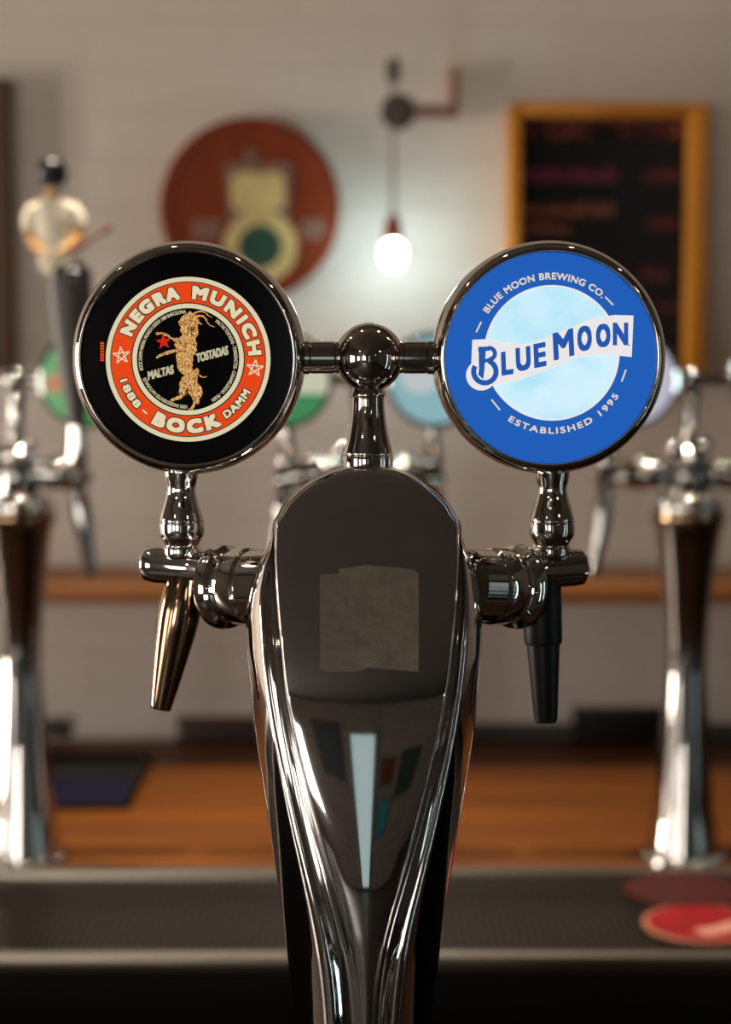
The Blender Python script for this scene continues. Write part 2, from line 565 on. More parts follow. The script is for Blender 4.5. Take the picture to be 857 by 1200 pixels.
# ------------------------------------------------------------------ back counter
FRONT_Y = ground(428, 1122, TOP).y
TRAY_Y1 = ground(428, 1020, TOP).y
CX0, CX1 = -1.25, 1.25
wt = obj('worktop', box(CX0, CX1, TRAY_Y1 + 0.002, WALL_Y - 0.004, TOP - 0.04, TOP, 0.003), M['wood'])
tag(wt, 'warm orange-brown wooden worktop behind the drip tray', 'worktop')
bc = thing('counter_cabinet', ((CX0 + CX1) / 2, (FRONT_Y + WALL_Y) / 2, 0), 'black cabinet under the drip tray and wooden worktop', 'cabinet')
cb = Vector(bc.location)
obj('cabinet_front', box(CX0, CX1, FRONT_Y - 0.002, FRONT_Y + 0.03, 0.0, TOP - 0.041), M['fascia'], bc, smooth=False, base=cb)
obj('carcass', box(CX0 + 0.01, CX1 - 0.01, FRONT_Y + 0.03, WALL_Y - 0.01, 0.0, TOP - 0.041), M['fascia'], bc, smooth=False, base=cb)

# ------------------------------------------------------------------ drip tray with real perforations
ty0, ty1 = FRONT_Y - 0.002, TRAY_Y1
dt = thing('drip_tray', (0, (ty0 + ty1) / 2, TOP - 0.04), 'long perforated steel drip tray along the front of the back counter', 'drip tray')
db = Vector(dt.location)
obj('front_lip', box(-1.2, 1.2, ty0, ty0 + 0.012, TOP - 0.04, TOP - 0.012), M['fascia'], dt, smooth=False, base=db, label='black front lip')
obj('tray_pan', box(-1.2, 1.2, ty0 + 0.012, ty1 - 0.004, TOP - 0.04, TOP - 0.028), M['dark_tray'], dt, smooth=False, base=db)
obj('rim', box(-1.2, 1.2, ty0 + 0.0, ty0 + 0.012, TOP - 0.012, TOP + 0.003, 0.003), M['steel_rim'], dt, base=db)
obj('rim', box(-1.2, 1.2, ty1 - 0.014, ty1, TOP - 0.035, TOP + 0.004, 0.003), M['steel_rim'], dt, base=db)
def perforated(x0, x1, y0, y1, z, pitch, rad):
    vs, fs = [], []
    nx, ny = int((x1 - x0) / pitch), int((y1 - y0) / pitch)
    for j in range(ny):
        for i in range(nx):
            cx, cy = x0 + (i + .5) * pitch, y0 + (j + .5) * pitch
            b = len(vs)
            for k in range(8):
                t = math.pi * (k + 0.5) / 4
                vs.append((cx + rad * math.cos(t), cy + rad * math.sin(t), z))
            h = pitch / 2
            for sx, sy in ((1, 1), (-1, 1), (-1, -1), (1, -1)):
                vs.append((cx + sx * h, cy + sy * h, z))
            fs += [(b + 8, b + 0, b + 7, b + 11), (b + 8, b + 1, b + 0), (b + 8, b + 9, b + 2, b + 1), (b + 9, b + 3, b + 2),
                   (b + 9, b + 10, b + 4, b + 3), (b + 10, b + 5, b + 4), (b + 10, b + 11, b + 6, b + 5), (b + 11, b + 7, b + 6)]
    return vs, fs
g = obj('perforated_plate', perforated(-0.62, 0.62, ty0 + 0.012, ty1 - 0.014, TOP - 0.002, 0.0062, 0.0021), M['steel'], dt, smooth=False, base=db)
g['kind'] = 'stuff'

# ------------------------------------------------------------------ coasters on the tray
def coaster(px, py, r, label, z, pm='coaster_red', em='coaster_edge'):
    p = ground(px, py, z)
    t = thing('coaster', p, label, 'coaster', 'round red coasters on the drip tray')
    obj('card', lathe((0, 0, 0), (0, 0, 1), [(r - .0003, 0), (r, .0004), (r, .0026), (r - .0003, .003)], 48), M[em], t)
    obj('print', lathe((0, 0, 0.0031), (0, 0, 1), [(r - .003, 0), (r - .003, .0002)], 48), M[pm], t)
    return t
c1 = coaster(825, 1086, 0.047, 'red round coaster with white slash nearest the tray front edge', TOP)
vs = [(-.004, -.032), (.036, -.012), (.030, .010), (.004, -.010), (-.012, -.018)]
obj('white_flash', ([(x, y, .0034) for x, y in vs], [tuple(range(5))]), M['coaster_white'], c1, smooth=False)
c2 = coaster(803, 1046, 0.050, 'dull red round coaster at the far side of the drip tray', TOP, 'coaster_dull', 'coaster_dull')

# ------------------------------------------------------------------ wall shelf
sh_z = at(428, 664, WALL_Y).z
SHF = ground(428, 690, sh_z).y
sh = thing('wall_shelf', (0, WALL_Y, sh_z - 0.022), 'long light brown wooden shelf running across the white wall', 'shelf')
obj('shelf_board', box(-1.2, 1.2, SHF, WALL_Y - 0.001, sh_z - 0.016, sh_z, 0.002), M['wood_shelf'], sh, base=Vector(sh.location))
for bx in (-0.75, 0.02, 0.8):
    obj('bracket', join(box(bx - .01, bx + .01, SHF + 0.03, WALL_Y - 0.001, sh_z - 0.022, sh_z - 0.016),
                        box(bx - .01, bx + .01, WALL_Y - 0.008, WALL_Y - 0.001, sh_z - 0.12, sh_z - 0.022)), M['iron'], sh, smooth=False, base=Vector(sh.location))

# ------------------------------------------------------------------ things along the rear of the counter
def upright(name, x0, x1, y0, h, depth, m, label, cat, bev=0.003):
    """thing standing at the rear of the counter; x in pixels, y0 bottom pixel"""
    p = ground((x0 + x1) / 2, y0, TOP)
    hw = (x1 - x0) / 2 * p.y / F
    t = thing(name, (p.x, p.y + depth / 2, TOP), label, cat)
    return t, hw
t, hw = upright('storage_box', 40, 88, 866, 0, 0.03, None, 'small dark box at the rear of the counter beside the leftmost tower', 'box')
obj('body', box(-hw, hw, -.010, .010, 0, 0.020, .002), M['dark_box'], t)
obj('lid', box(-hw - .001, hw + .001, -.011, .011, 0.020, 0.025, .001), M['dark_box'], t)
t, hw = upright('menu_folder', 205, 345, 868, 0, 0.03, None, 'dark maroon menu folder lying at the rear of the counter', 'folder')
obj('cover', box(-hw, hw, -.012, .008, 0, 0.004, .001), M['maroon'], t)
obj('pages', box(-hw + .003, hw - .003, -.009, .006, 0.004, 0.014, .0005), M['dark_box'], t)
obj('cover', box(-hw, hw, -.012, .008, 0.014, 0.026, .001), M['maroon'], t)
t, hw = upright('black_case', 672, 782, 869, 0, 0.03, None, 'black flat case standing at the rear of the counter by the right tower', 'case')
obj('body', box(-hw, hw, -.010, .009, 0, 0.030, .003), M['dark_tray'], t)
obj('lid', box(-hw - .001, hw + .001, -.011, .010, 0.031, 0.037, .002), M['dark_box'], t)
st = struct('baseboard_back', box(0.10, 1.2, WALL_Y - 0.006, WALL_Y, TOP + 0.0005, TOP + 0.018), M['olive_strip'])

# open tray with a navy lining
a, b_, c_, d_ = ground(40, 950, TOP), ground(152, 952, TOP), ground(178, 893, TOP), ground(45, 893, TOP)
tx0, tx1, tyy0, tyy1 = a.x - 0.05, (b_.x + c_.x) / 2, a.y, c_.y
t = thing('open_tray', ((tx0 + tx1) / 2, (tyy0 + tyy1) / 2, TOP), 'low black tray with navy lining lying on the wooden counter', 'tray')
tb = Vector(t.location)
obj('tray_base', box(tx0, tx1, tyy0, tyy1, TOP, TOP + .004, .001), M['dark_tray'], t, base=tb)
obj('tray_rim', join(box(tx0, tx1, tyy0, tyy0 + .004, TOP + .004, TOP + .007), box(tx0, tx1, tyy1 - .004, tyy1, TOP + .004, TOP + .011),
                     box(tx0, tx0 + .004, tyy0 + .004, tyy1 - .004, TOP + .004, TOP + .016),
                     box(tx1 - .004, tx1, tyy0 + .004, tyy1 - .004, TOP + .004, TOP + .016)), M['dark_tray'], t, smooth=False, base=tb)
obj('lining', box(tx0 + .006, tx1 - .006, tyy0 + .006, tyy0 + (tyy1 - tyy0) * .55, TOP + .004, TOP + .006), M['navy'], t, smooth=False, base=tb, label='navy blue lining')

# ------------------------------------------------------------------ round sign on the wall
WS = (WALL_Y) / F
def wallpx(cx, cy, vs, off):
    """pixel-measured flat outline on the wall plane, in the sign's local frame (origin on the wall)"""
    o = at(cx, cy, WALL_Y)
    return [at(x, y, WALL_Y - off) - o for x, y in vs]
SC = (294, 246)
t = thing('round_sign', at(*SC, WALL_Y), 'round red-brown wooden sign with gold and green emblem on the wall', 'sign')
R = 104 * WS
obj('board', lathe((0, -0.001, 0), (0, -1, 0), [(R - .002, 0), (R, .002), (R, .018), (R - .003, .021), (R - .012, .021), (R - .014, .019), (0.001, .019)], 72), M['sign_red'], t)
def sign_piece(name, v2, f2, m, off, thick, parent, c=SC):
    vs = wallpx(c[0], c[1], v2, off)
    n = len(vs)
    # thin relief: front face plus walls of every outline loop edge
    V = vs + [v + Vector((0, thick, 0)) for v in vs]
    cnt = {}
    for f in f2:
        for i in range(len(f)):
            e = (f[i], f[(i + 1) % len(f)])
            cnt[tuple(sorted(e))] = cnt.get(tuple(sorted(e)), 0) + 1
    Fs = [tuple(f) for f in f2]
    for f in f2:
        for i in range(len(f)):
            e = (f[i], f[(i + 1) % len(f)])
            if cnt[tuple(sorted(e))] == 1:
                Fs.append((e[1], e[0], e[0] + n, e[1] + n))
    return obj(name, (V, Fs), m, parent, smooth=False)
sign_piece('emblem_shield_backing', [(262, 192), (342, 192), (338, 262), (268, 262)], [(0, 1, 2, 3)], M['sign_grey'], .0215, .002, t)
sign_piece('emblem_shield', [(271, 206), (288, 201), (306, 204), (322, 201), (333, 208), (334, 240), (322, 248), (302, 253), (284, 250), (272, 242)], [tuple(range(10))], M['sign_gold'], .025, .003, t)
sign_piece('emblem_scroll', [(280, 248), (330, 248), (336, 262), (276, 262)], [(0, 1, 2, 3)], M['sign_green'], .0245, .002, t)
v2, f2 = disc2d(305, 289, 26, 43, 48)
sign_piece('emblem_ring', v2, f2, M['sign_gold'], .026, .003, t)
v2, f2 = disc2d(305, 289, 0, 26, 48)
sign_piece('emblem_centre', v2, f2, M['sign_green'], .0245, .002, t)
def star2d(cx, cy, r, rot=90, inner=0.40):
    return [(cx + (r if k % 2 == 0 else r * inner) * math.cos(math.radians(rot + 36 * k)),
             cy - (r if k % 2 == 0 else r * inner) * math.sin(math.radians(rot + 36 * k))) for k in range(10)]
sign_piece('star', star2d(294, 182, 12), [tuple(range(10))], M['sign_grey'], .022, .002, t)
for (x0, x1) in ((226, 240), (243, 258), (352, 364), (366, 380)):
    sign_piece('faded_letter', [(x0, 258), (x1, 258), (x1, 280), (x0, 280)], [(0, 1, 2, 3)], M['sign_grey'], .0205, .001, t)

# ------------------------------------------------------------------ chalkboard
KC = (718, 285)
t = thing('chalkboard', at(718, 300, WALL_Y), 'black chalkboard menu in an orange wooden frame on the wall', 'chalkboard')
kb = Vector(t.location)
KD = 0.040
yk = WALL_Y - KD
p00, p11 = at(595, 450, yk), at(832, 120, yk)
def kbox(x0, x1, z0, z1, y0, y1, b=0.0015): return box(x0, x1, y0, y1, z0, z1, b)
fw = 0.0135
obj('slate', box(p00.x + .004, p11.x - .004, WALL_Y - 0.012, WALL_Y - .001, p00.z + .004, p11.z - .004), M['black_board'], t, smooth=False, base=kb)
fw_r = 0.020
obj('frame_rail', kbox(p00.x, p00.x + fw, p00.z, p11.z, yk, WALL_Y - .001), M['wood_frame'], t, base=kb)
obj('frame_rail', kbox(p11.x - fw_r, p11.x, p00.z, p11.z, yk, WALL_Y - .001), M['wood_frame'], t, base=kb)
obj('frame_rail', kbox(p00.x + fw, p11.x - fw_r, p11.z - fw, p11.z, yk, WALL_Y - .001), M['wood_frame'], t, base=kb)
obj('frame_rail', kbox(p00.x + fw, p11.x - fw_r, p00.z, p00.z + fw, yk, WALL_Y - .001), M['wood_frame'], t, base=kb)
def chalk(name, v2, f2, m):
    return obj(name, ([at(x, y, WALL_Y - 0.0125) - kb for x, y in v2], [tuple(f) for f in f2]), m, t, smooth=False)
chalk('chalk_heading', *quad_text('COCTELES', 610, 163, 194, 24, 0, 1.3), M['chalk_title'])
def scribble(x0, x1, y, h, seed):
    """illegible handwriting: a row of short strokes"""
    rnd = random.Random(seed)
    vs, fs = [], []
    x = x0
    while x < x1:
        w = rnd.uniform(3.0, 7.0)
        if rnd.random() < 0.16:
            x += 4
            continue
        top = y - h * rnd.uniform(0.7, 1.0)
        for q in ((x, y, x + w * .6, top), (x + w * .6, top, x + w, y)):
            b = len(vs)
            vs += [(q[0], q[1]), (q[0] + 2.6, q[1]), (q[2] + 2.6, q[3]), (q[2], q[3])]
            fs.append((b, b + 1, b + 2, b + 3))
        x += w + 1.2
    return vs, fs
for k, (x0, x1, y, h, m) in enumerate([(611, 718, 212, 18, 'chalk_pink'), (611, 720, 253, 18, 'chalk_orange'), (611, 664, 274, 16, 'chalk_orange'),
                                       (754, 796, 212, 16, 'chalk_red'), (750, 790, 268, 18, 'chalk_red'), (750, 784, 328, 18, 'chalk_red'),
                                       (770, 800, 366, 14, 'chalk_red'), (774, 802, 420, 14, 'chalk_red')]):
    chalk('chalk_line', *scribble(x0, x1, y, h, k), M[m])

# ------------------------------------------------------------------ wall lamp with a bare bulb
LY = WALL_Y - 0.10
t = thing('wall_lamp', at(530, 132, WALL_Y), 'industrial pipe wall lamp with a hanging bare lit bulb', 'lamp')
lb = Vector(t.location)
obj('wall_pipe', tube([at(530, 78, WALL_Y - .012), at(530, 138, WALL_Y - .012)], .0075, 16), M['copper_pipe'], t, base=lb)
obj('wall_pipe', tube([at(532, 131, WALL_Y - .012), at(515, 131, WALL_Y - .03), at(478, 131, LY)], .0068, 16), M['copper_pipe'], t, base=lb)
pc = at(467, 131, LY)
obj('pulley', lathe(pc + Vector((0, .011, 0)), (0, -1, 0), [(.004, 0), (.017, 0), (.0185, .003), (.016, .008), (.016, .014), (.0185, .019), (.017, .022), (.006, .022), (.006, .026), (.002, .027)], 36), M['iron'], t, base=lb)
obj('upper_pipe', tube([at(461, 70, LY), at(461, 96, LY)], .0075, 16), M['iron'], t, base=lb)
obj('cord', tube([at(461, 96, LY), at(461, 120, LY), at(461, 262, LY)], .0022, 8), M['cord'], t, base=lb)
sp = at(461, 250, LY)
q = LY / F
obj('socket', lathe(sp, (0, 0, -1), smooth_prof([(.003, 0), (.006, 4 * q), (9 * q, 12 * q), (10 * q, 24 * q), (9 * q, 31 * q)], 4), 24), M['socket'], t, base=lb)
bp = at(461, 283, LY)
obj('bulb', lathe(bp, (0, 0, -1), smooth_prof([(6 * q, 0), (10 * q, 4 * q), (13 * q, 11 * q), (12.5 * q, 19 * q), (9 * q, 27 * q), (5 * q, 31.5 * q), (.0001, 33 * q)], 5), 32), M['bulb'], t, base=lb, label='glowing white bulb')

# brown framed board cut by the left edge of the frame
e1 = at(9, 92, WALL_Y - 0.02)
e0 = at(9, 436, WALL_Y - 0.02)
t = thing('brown_board', (e1.x - 0.10, WALL_Y, e0.z), 'dark brown framed board at the far left edge of the wall', 'board')
obj('panel', box(-0.085, 0.085, -.010, -.001, .015, e1.z - e0.z - .015), M['dark_box'], t, smooth=False)
hh = e1.z - e0.z
for (a0, a1, b0, b1) in ((-.10, -.085, 0, hh), (.085, .10, 0, hh), (-.085, .085, 0, .015), (-.085, .085, hh - .015, hh)):
    obj('frame_rail', box(a0, a1, -.02, -.001, b0, b1, .001), M['brown_frame'], t)

# ================================================================== FAR TOWERS
TY = ground(808, 1006, TOP).y
K = TY / F                                  # metres per pixel there
def far_tower(axis_px, arm_l, arm_r, faces, label, faucet_u=92, rotz=0.0):
    base = Vector(((axis_px - 428.5) * K, TY, TOP))
    t = thing('beer_tower', base, label, 'beer tower', 'chrome beer towers on the back counter')
    t.rotation_euler.z = rotz
    V = lambda u, v, w=0.0: Vector((u * K, -w * K, v * K))
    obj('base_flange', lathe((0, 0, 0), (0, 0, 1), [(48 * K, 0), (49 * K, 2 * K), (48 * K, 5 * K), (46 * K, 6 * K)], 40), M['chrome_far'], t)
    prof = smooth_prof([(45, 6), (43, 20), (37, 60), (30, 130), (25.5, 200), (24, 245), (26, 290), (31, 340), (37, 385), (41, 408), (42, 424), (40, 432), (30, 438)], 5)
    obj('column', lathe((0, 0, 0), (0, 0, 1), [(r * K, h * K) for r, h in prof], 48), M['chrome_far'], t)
    obj('collar_reflection', lathe((0, 0, 404 * K), (0, 0, 1), [(42 * K, 0), (43.5 * K, 2 * K), (43.5 * K, 15 * K), (42 * K, 17 * K)], 40), M['wood_tint_chrome'], t)  # band coloured like the wood mirrored in the column top
    for (u_, v_, w_, r_) in ((-30, 430, 30, 6), (30, 430, 30, 6), (-12, 436, 38, 5), (14, 436, 38, 5), (-36, 474, 17, 8), (36, 474, 17, 8), (-20, 492, 16, 8), (17, 497, 15, 8), (0, 484, 24, 9), (-2, 516, 16, 7), (0, 548, 10, 6), (-56, 481, 4, 7), (56, 481, 4, 7)):
        obj('glint_ball', ball(V(u_, v_, w_), r_ * 1.1 * K, 20, 12), M['chrome'], t)  # small balls added on the head to catch glints
    for a_ in (200, 230, 255, 285, 310, 340):
        obj('base_glint_ball', ball(Vector((45.5 * K * math.cos(math.radians(a_)), 45.5 * K * math.sin(math.radians(a_)), 6 * K)), 6 * K, 20, 12), M['chrome'], t)  # balls added round the flange for glints at the base
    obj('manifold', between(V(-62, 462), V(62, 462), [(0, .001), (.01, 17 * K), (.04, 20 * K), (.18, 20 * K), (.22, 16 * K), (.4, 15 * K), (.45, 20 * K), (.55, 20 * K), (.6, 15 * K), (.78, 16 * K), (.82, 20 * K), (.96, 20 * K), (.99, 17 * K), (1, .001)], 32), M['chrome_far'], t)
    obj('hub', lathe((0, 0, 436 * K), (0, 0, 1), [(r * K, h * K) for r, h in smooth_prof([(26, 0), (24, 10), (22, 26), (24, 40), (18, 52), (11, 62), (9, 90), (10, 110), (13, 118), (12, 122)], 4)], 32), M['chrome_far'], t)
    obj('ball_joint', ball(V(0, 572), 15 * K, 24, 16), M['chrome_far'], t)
    for sgn, arm, fc in ((-1, arm_l, faces[0]), (1, arm_r, faces[1])):
        if fc is None:
            continue
        obj('cross_bar', between(V(sgn * 8, 572), V(sgn * (arm - 50), 572), [(0, 6.5 * K), (1, 6.5 * K)], 20), M['chrome_far'], t)
        c = V(sgn * arm, 572)
        r = 57 * K
        med = obj('medallion', lathe(c + Vector((0, 14 * K, 0)), (0, -1, 0), [(r * .5, 0), (r * .98, 2 * K), (r, 8 * K), (r, 22 * K), (r * .97, 27 * K), (r * .91, 28 * K), (r * .90, 26 * K), (r * .5, 25.5 * K)], 40), M['chrome_far'], t)
        def flat(v2, f2, off):
            return [c + Vector((x * K, -off * K - 0.010, -y * K)) for x, y in v2], f2
        v2, f2 = disc2d(0, 0, 0, 51, 48)
        obj('face', flat(v2, f2, 0.5), M[fc[0]], med, smooth=False)
        for (m, kind, par) in fc[1:]:
            if kind == 'disc':
                v2, f2 = disc2d(par[0], par[1], 0, par[2], 40)
            elif kind == 'ring':
                v2, f2 = disc2d(par[0], par[1], par[2], par[3], 48)
            else:
                aa0, aa1 = math.radians(par[0]), math.radians(par[1])
                n = 24
                v2 = [(51 * math.cos(aa0 + (aa1 - aa0) * k / n), -51 * math.sin(aa0 + (aa1 - aa0) * k / n)) for k in range(n + 1)]
                f2 = [tuple(range(n + 1))]
            obj('face_print', flat(v2, f2, 1.2), M[m], med, smooth=False)
    for sgn in (-1, 1):
        fu = sgn * faucet_u
        p0, p1 = V(sgn * 60, 462), V(fu + sgn * 14, 452, -14)
        fa = obj('faucet', between(p0, p1, [(0, 16 * K), (.1, 18 * K), (.3, 18 * K), (.34, 12 * K), (.6, 11 * K), (.92, 11 * K), (1, 6 * K)], 24), M['chrome_far'], t)
        obj('spout', between(V(fu, 452, -10), V(fu + sgn * 16, 340, -4), [(0, 9 * K), (.2, 12 * K), (.35, 12.5 * K), (.95, 7 * K), (1, 6 * K)], 24), M['chrome_far'], fa)
        obj('lever_stem', lathe(V(fu, 455, -10), (0, 0, 1), [(r_ * K, h * K) for r_, h in smooth_prof([(8, 0), (12, 12), (13, 22), (11, 34), (8.5, 50), (9, 66)], 4)], 24), M['chrome_far'], fa)
    return t

tl = far_tower(20, 88, 83, (None, ['b_green', ('b_orange', 'disc', (-36, 4, 11)), ('b_cream', 'ring', (0, 0, 14, 18))]),
               'chrome beer tower at the left edge, with a green lit medallion', 68)
tm = far_tower(421.5, 87, 87, (['b_cream', ('b_green2', 'seg', (198, 342))], ['b_cyan', ('b_white', 'disc', (-16, -8, 24))]),
               'chrome beer tower half hidden behind the big foreground tower', 86)
tr = far_tower(809, 72, 100, (['b_lilac', ('b_white', 'ring', (0, 0, 34, 40))], ['b_dark', ('b_lilac', 'ring', (0, 0, 30, 36))]),
               'chrome beer tower at the right edge, beside the red coasters', 95)

# figurine handle mounted on the left tower's faucet: its own tapered grip, then the little man with a guitar
FY = TY - 0.045
k2 = FY / F
fb = at(92, 545, FY)
t = thing('figurine_tap_handle', fb, 'tap handle shaped like a small black-haired guitarist in a white shirt', 'tap handle')
A = lambda px, py, w=0.0: at(px, py, FY - w * k2)
obj('ferrule', between(A(92, 552), A(91, 500), [(0, 8 * k2), (.2, 12 * k2), (.6, 11 * k2), (1, 10 * k2)], 24), M['chrome'], t, base=fb)
def ellipse_loft(rows, seg=28):
    vs, fs = [], []
    for (c, rx, ry) in rows:
        for k in range(seg):
            a = 2 * math.pi * k / seg
            vs.append(c + Vector((rx * k2 * math.cos(a), ry * k2 * math.sin(a), 0)))
    for i in range(len(rows) - 1):
        for k in range(seg):
            kk = (k + 1) % seg
            fs.append((i * seg + k, i * seg + kk, (i + 1) * seg + kk, (i + 1) * seg + k))
    fs.append(tuple(range(seg - 1, -1, -1)))
    fs.append(tuple(range((len(rows) - 1) * seg, len(rows) * seg)))
    return vs, fs
obj('grip', ellipse_loft([(A(91, 503), 10, 9), (A(90, 490), 11, 10), (A(87, 440), 17, 14), (A(84, 390), 23, 17), (A(82, 345), 27, 19), (A(81, 326), 27, 20), (A(81, 324), 25, 18)]), M['handle_grey'], t, base=fb)
obj('trousers', ellipse_loft([(A(81, 325), 27, 19), (A(80, 318), 28, 20), (A(76, 312), 24, 16), (A(72, 304), 19, 12)]), M['hair'], t, base=fb, label='black trousers')
def remesh(o, vox):
    m = o.modifiers.new('r', 'REMESH')
    m.mode = 'VOXEL'
    m.voxel_size = vox
    m.use_smooth_shade = True
    s = o.modifiers.new('s', 'SMOOTH')
    s.iterations = 5
    return o
# skin: head, neck and both arms in one continuous figure with the hidden chest
body = join(ellipse_loft([(A(66, 310), 15, 9), (A(65, 285), 19, 10), (A(64, 258), 23, 11), (A(62, 240), 20, 9), (A(61, 232), 8, 7), (A(61, 222), 6, 6), (A(61, 216), 7, 7)]),
            ball(A(61, 207, 1), 11 * k2, 24, 16, (1, 1.05, 1.2)),
            tube([A(84, 243), A(92, 258, -1), A(94, 274, 4), A(84, 288, 11), A(72, 296, 14), A(64, 300, 14)], [7 * k2, 6.4 * k2, 5.8 * k2, 5.0 * k2, 4.2 * k2, 3.6 * k2], 16),
            tube([A(40, 243), A(35, 262, -2), A(36, 280, 4), A(44, 292, 10), A(54, 296, 13)], [7 * k2, 6.2 * k2, 5.4 * k2, 4.6 * k2, 3.8 * k2], 16),
            *[tube([A(64 - 1 * q_, 300 + q_ * 1.6, 14), A(60 - q_, 303 + q_ * 1.8, 15)], [1.7 * k2, 1.2 * k2], 8) for q_ in range(4)],
            tube([A(61, 208, 10), A(61, 211, 13)], [1.6 * k2, 1.2 * k2], 8))
fg = remesh(obj('figure_body', body, M['skin'], t, base=fb), 0.0009)
obj('hair', join(ball(A(61, 202, 0), 18.5 * k2, 28, 18, (1.0, 1.0, 0.98)),
                 *[tube([A(61 + 15 * math.cos(a), 203, 13 * math.sin(a)), A(61 + 15 * math.cos(a), 216, 12 * math.sin(a))], [4 * k2, 2 * k2], 10)
                   for a in [math.pi * 2 * i / 14 for i in range(14)]]), M['hair'], fg, base=fb, label='black bowl-cut hair')
shirt = join(ellipse_loft([(A(69, 318), 21, 13), (A(68, 306), 21, 13), (A(66, 285), 23, 13), (A(64, 258), 27, 14), (A(63, 243), 28, 12), (A(62, 236), 20, 10), (A(61, 231), 10, 8)]),
             tube([A(82, 243), A(91, 254, 0), A(94, 266, 2)], [10 * k2, 9.5 * k2, 8.5 * k2], 16),
             tube([A(42, 243), A(35, 256, -1), A(34, 270, 1)], [10 * k2, 9.5 * k2, 8.5 * k2], 16))
remesh(obj('shirt', shirt, M['shirt'], fg, base=fb, label='white short-sleeved shirt'), 0.0009)
gt = obj('guitar', join(lathe(A(62, 308, 10), (0.1, -1, 0.1), [(r_ * k2, h * k2) for r_, h in ((.1, 0), (15, 0), (16, 1), (16, 5), (15, 6), (.1, 6))], 28),
                        lathe(A(78, 300, 10), (0.1, -1, 0.1), [(r_ * k2, h * k2) for r_, h in ((.1, 0), (11, 0), (12, 1), (12, 5), (11, 6), (.1, 6))], 28)), M['shirt'], t, base=fb)
obj('guitar_neck', tube([A(82, 297, 14), A(104, 283, 14), A(122, 271, 14)], [2.6 * k2, 2.4 * k2, 2.2 * k2], 10), M['guitar_red'], gt, base=fb)
obj('headstock', between(A(120, 272, 14), A(131, 265, 14), [(0, 2.4 * k2), (.3, 4 * k2), (.8, 4.4 * k2), (1, 2 * k2)], 10), M['guitar_red'], gt, base=fb)

# ================================================================== THE BIG TOWER
def Wp(px, py, fwd=0.0):
    return at(px, py, D - fwd * S)
tb_loc = Vector((at(430, 700, D).x, D, TOP))
T = thing('beer_tower', tb_loc, 'large polished chrome beer tower in front with two round lit medallions', 'beer tower')
CX = 430.0
FB = 62.0
top_t = [0.3, 1.0, 2.0, 3.5, 5.5, 8, 11, 15, 20, 26, 33, 41, 50, 57, 62, 65]
wp_x = [545 + q_ for q_ in top_t]
wp_y = [math.sqrt(2 * 122 * q_ - q_ * q_) for q_ in top_t]
wp_y[-3:] = [101.5, 105, 107]
wp_x += [620, 650, 690, 720, 760, 800, 860, 900, 960, 1040, 1080, 1110, 1140, 1180, 1240, 1400, 1700]
wp_y += [108.5, 108.5, 107, 105, 101, 97, 86, 77, 62, 39, 27, 19.5, 14, 10, 8, 8, 8]
f_wp = pchip(wp_x, wp_y)
f_wb0 = pchip([545, 612, 630, 642, 660, 690, 720, 760, 800, 860, 900, 960, 1040, 1095, 1120, 1200, 1300, 1500, 1700],
              [0, 110, 112.5, 116, 124, 132, 135.5, 135, 131, 125, 119, 109, 95, 87, 84, 75, 70, 66, 66])
f_fy = pchip([545.3, 546.5, 549, 553, 580, 610, 650, 700, 750, 790, 850, 900, 960, 1000, 1060, 1095, 1125, 1160, 1220, 1300, 1700],
             [-20, -13, -7, -2, 15, 31, 49, 69, 87, 98, 110, 117, 123, 126, 129, 129, 126, 121, 113, 105, 96])
f_ly = pchip([545, 600, 630, 650, 690, 760, 850, 900, 960, 1040, 1095, 1125, 1160, 1220, 1300, 1700],
             [-40, -18, -2, 10, 29, 55, 78, 89, 99, 111, 117, 119, 117.5, 111.5, 104, 95])
f_my = pchip([545, 610, 700, 900, 1120, 1300, 1700], [-45, -24, -14, 10, 28, 22, 15])
f_by = pchip([545, 560, 620, 760, 900, 1120, 1300, 1700], [-108, -112, -118, -112, -95, -66, -60, -60])

def section(py):
    wp = f_wp(py)
    wbb = max(f_wb0(py), wp + 2.0) if py > 606 else wp + 1.6
    fy, ly, my, by = f_fy(py), f_ly(py), f_my(py), f_by(py)
    ly = min(ly, fy - 0.5)
    step = fy - ly
    L = max(wbb - wp - 2.0, 0.3)
    e = min(3.0, 0.3 * wp + 0.2)
    val = ly - min(5.0, 0.25 * L) - 0.2
    my = min(my, ly - 6)
    ed = 1.0 + 0.9 * max(0.0, min(1.0, (640 - py) / 40.0))
    e *= ed
    pts = [(0, fy), (wp * .33, fy - .4), (wp * .66, fy - 1.6), (max(wp - 2.2 * e, wp * .8), fy - 3.2), (wp - .7 * e, fy - 3.2 - 1.6 * ed), (wp, fy - 3.2 - 4.2 * ed - .15 * step),
           (wp + .3, fy - 7 - .6 * (step)), (wp + .8 + .05 * L, val - 7), (wp + 1.0 + .20 * L, val - 2),
           (wp + 1.2 + .34 * L, ly - 2.5), (wp + 1.4 + .50 * L, ly - 4 - .10 * L), (wp + 2 + .80 * L, ly * .72 + my * .28 - 6 - .25 * L),
           (wbb, my - 4), (wbb * .985, my * .5 + by * .5), (wbb * .82, by * .88 + my * .12), (wbb * .5, by), (0, by - 2)]
    return pts

def crom(P, n):
    P = [(-P[1][0], P[1][1])] + P + [(-P[-2][0], P[-2][1])]
    out = []
    for i in range(1, len(P) - 2):
        for k in range(n):
            t = k / n
            q_ = []
            for c in (0, 1):
                a, b, cc, d = P[i - 1][c], P[i][c], P[i + 1][c], P[i + 2][c]
                q_.append(0.5 * ((2 * b) + (-a + cc) * t + (2 * a - 5 * b + 4 * cc - d) * t * t + (-a + 3 * b - 3 * cc + d) * t ** 3))
            out.append(tuple(q_))
    out.append(P[-2])
    return out

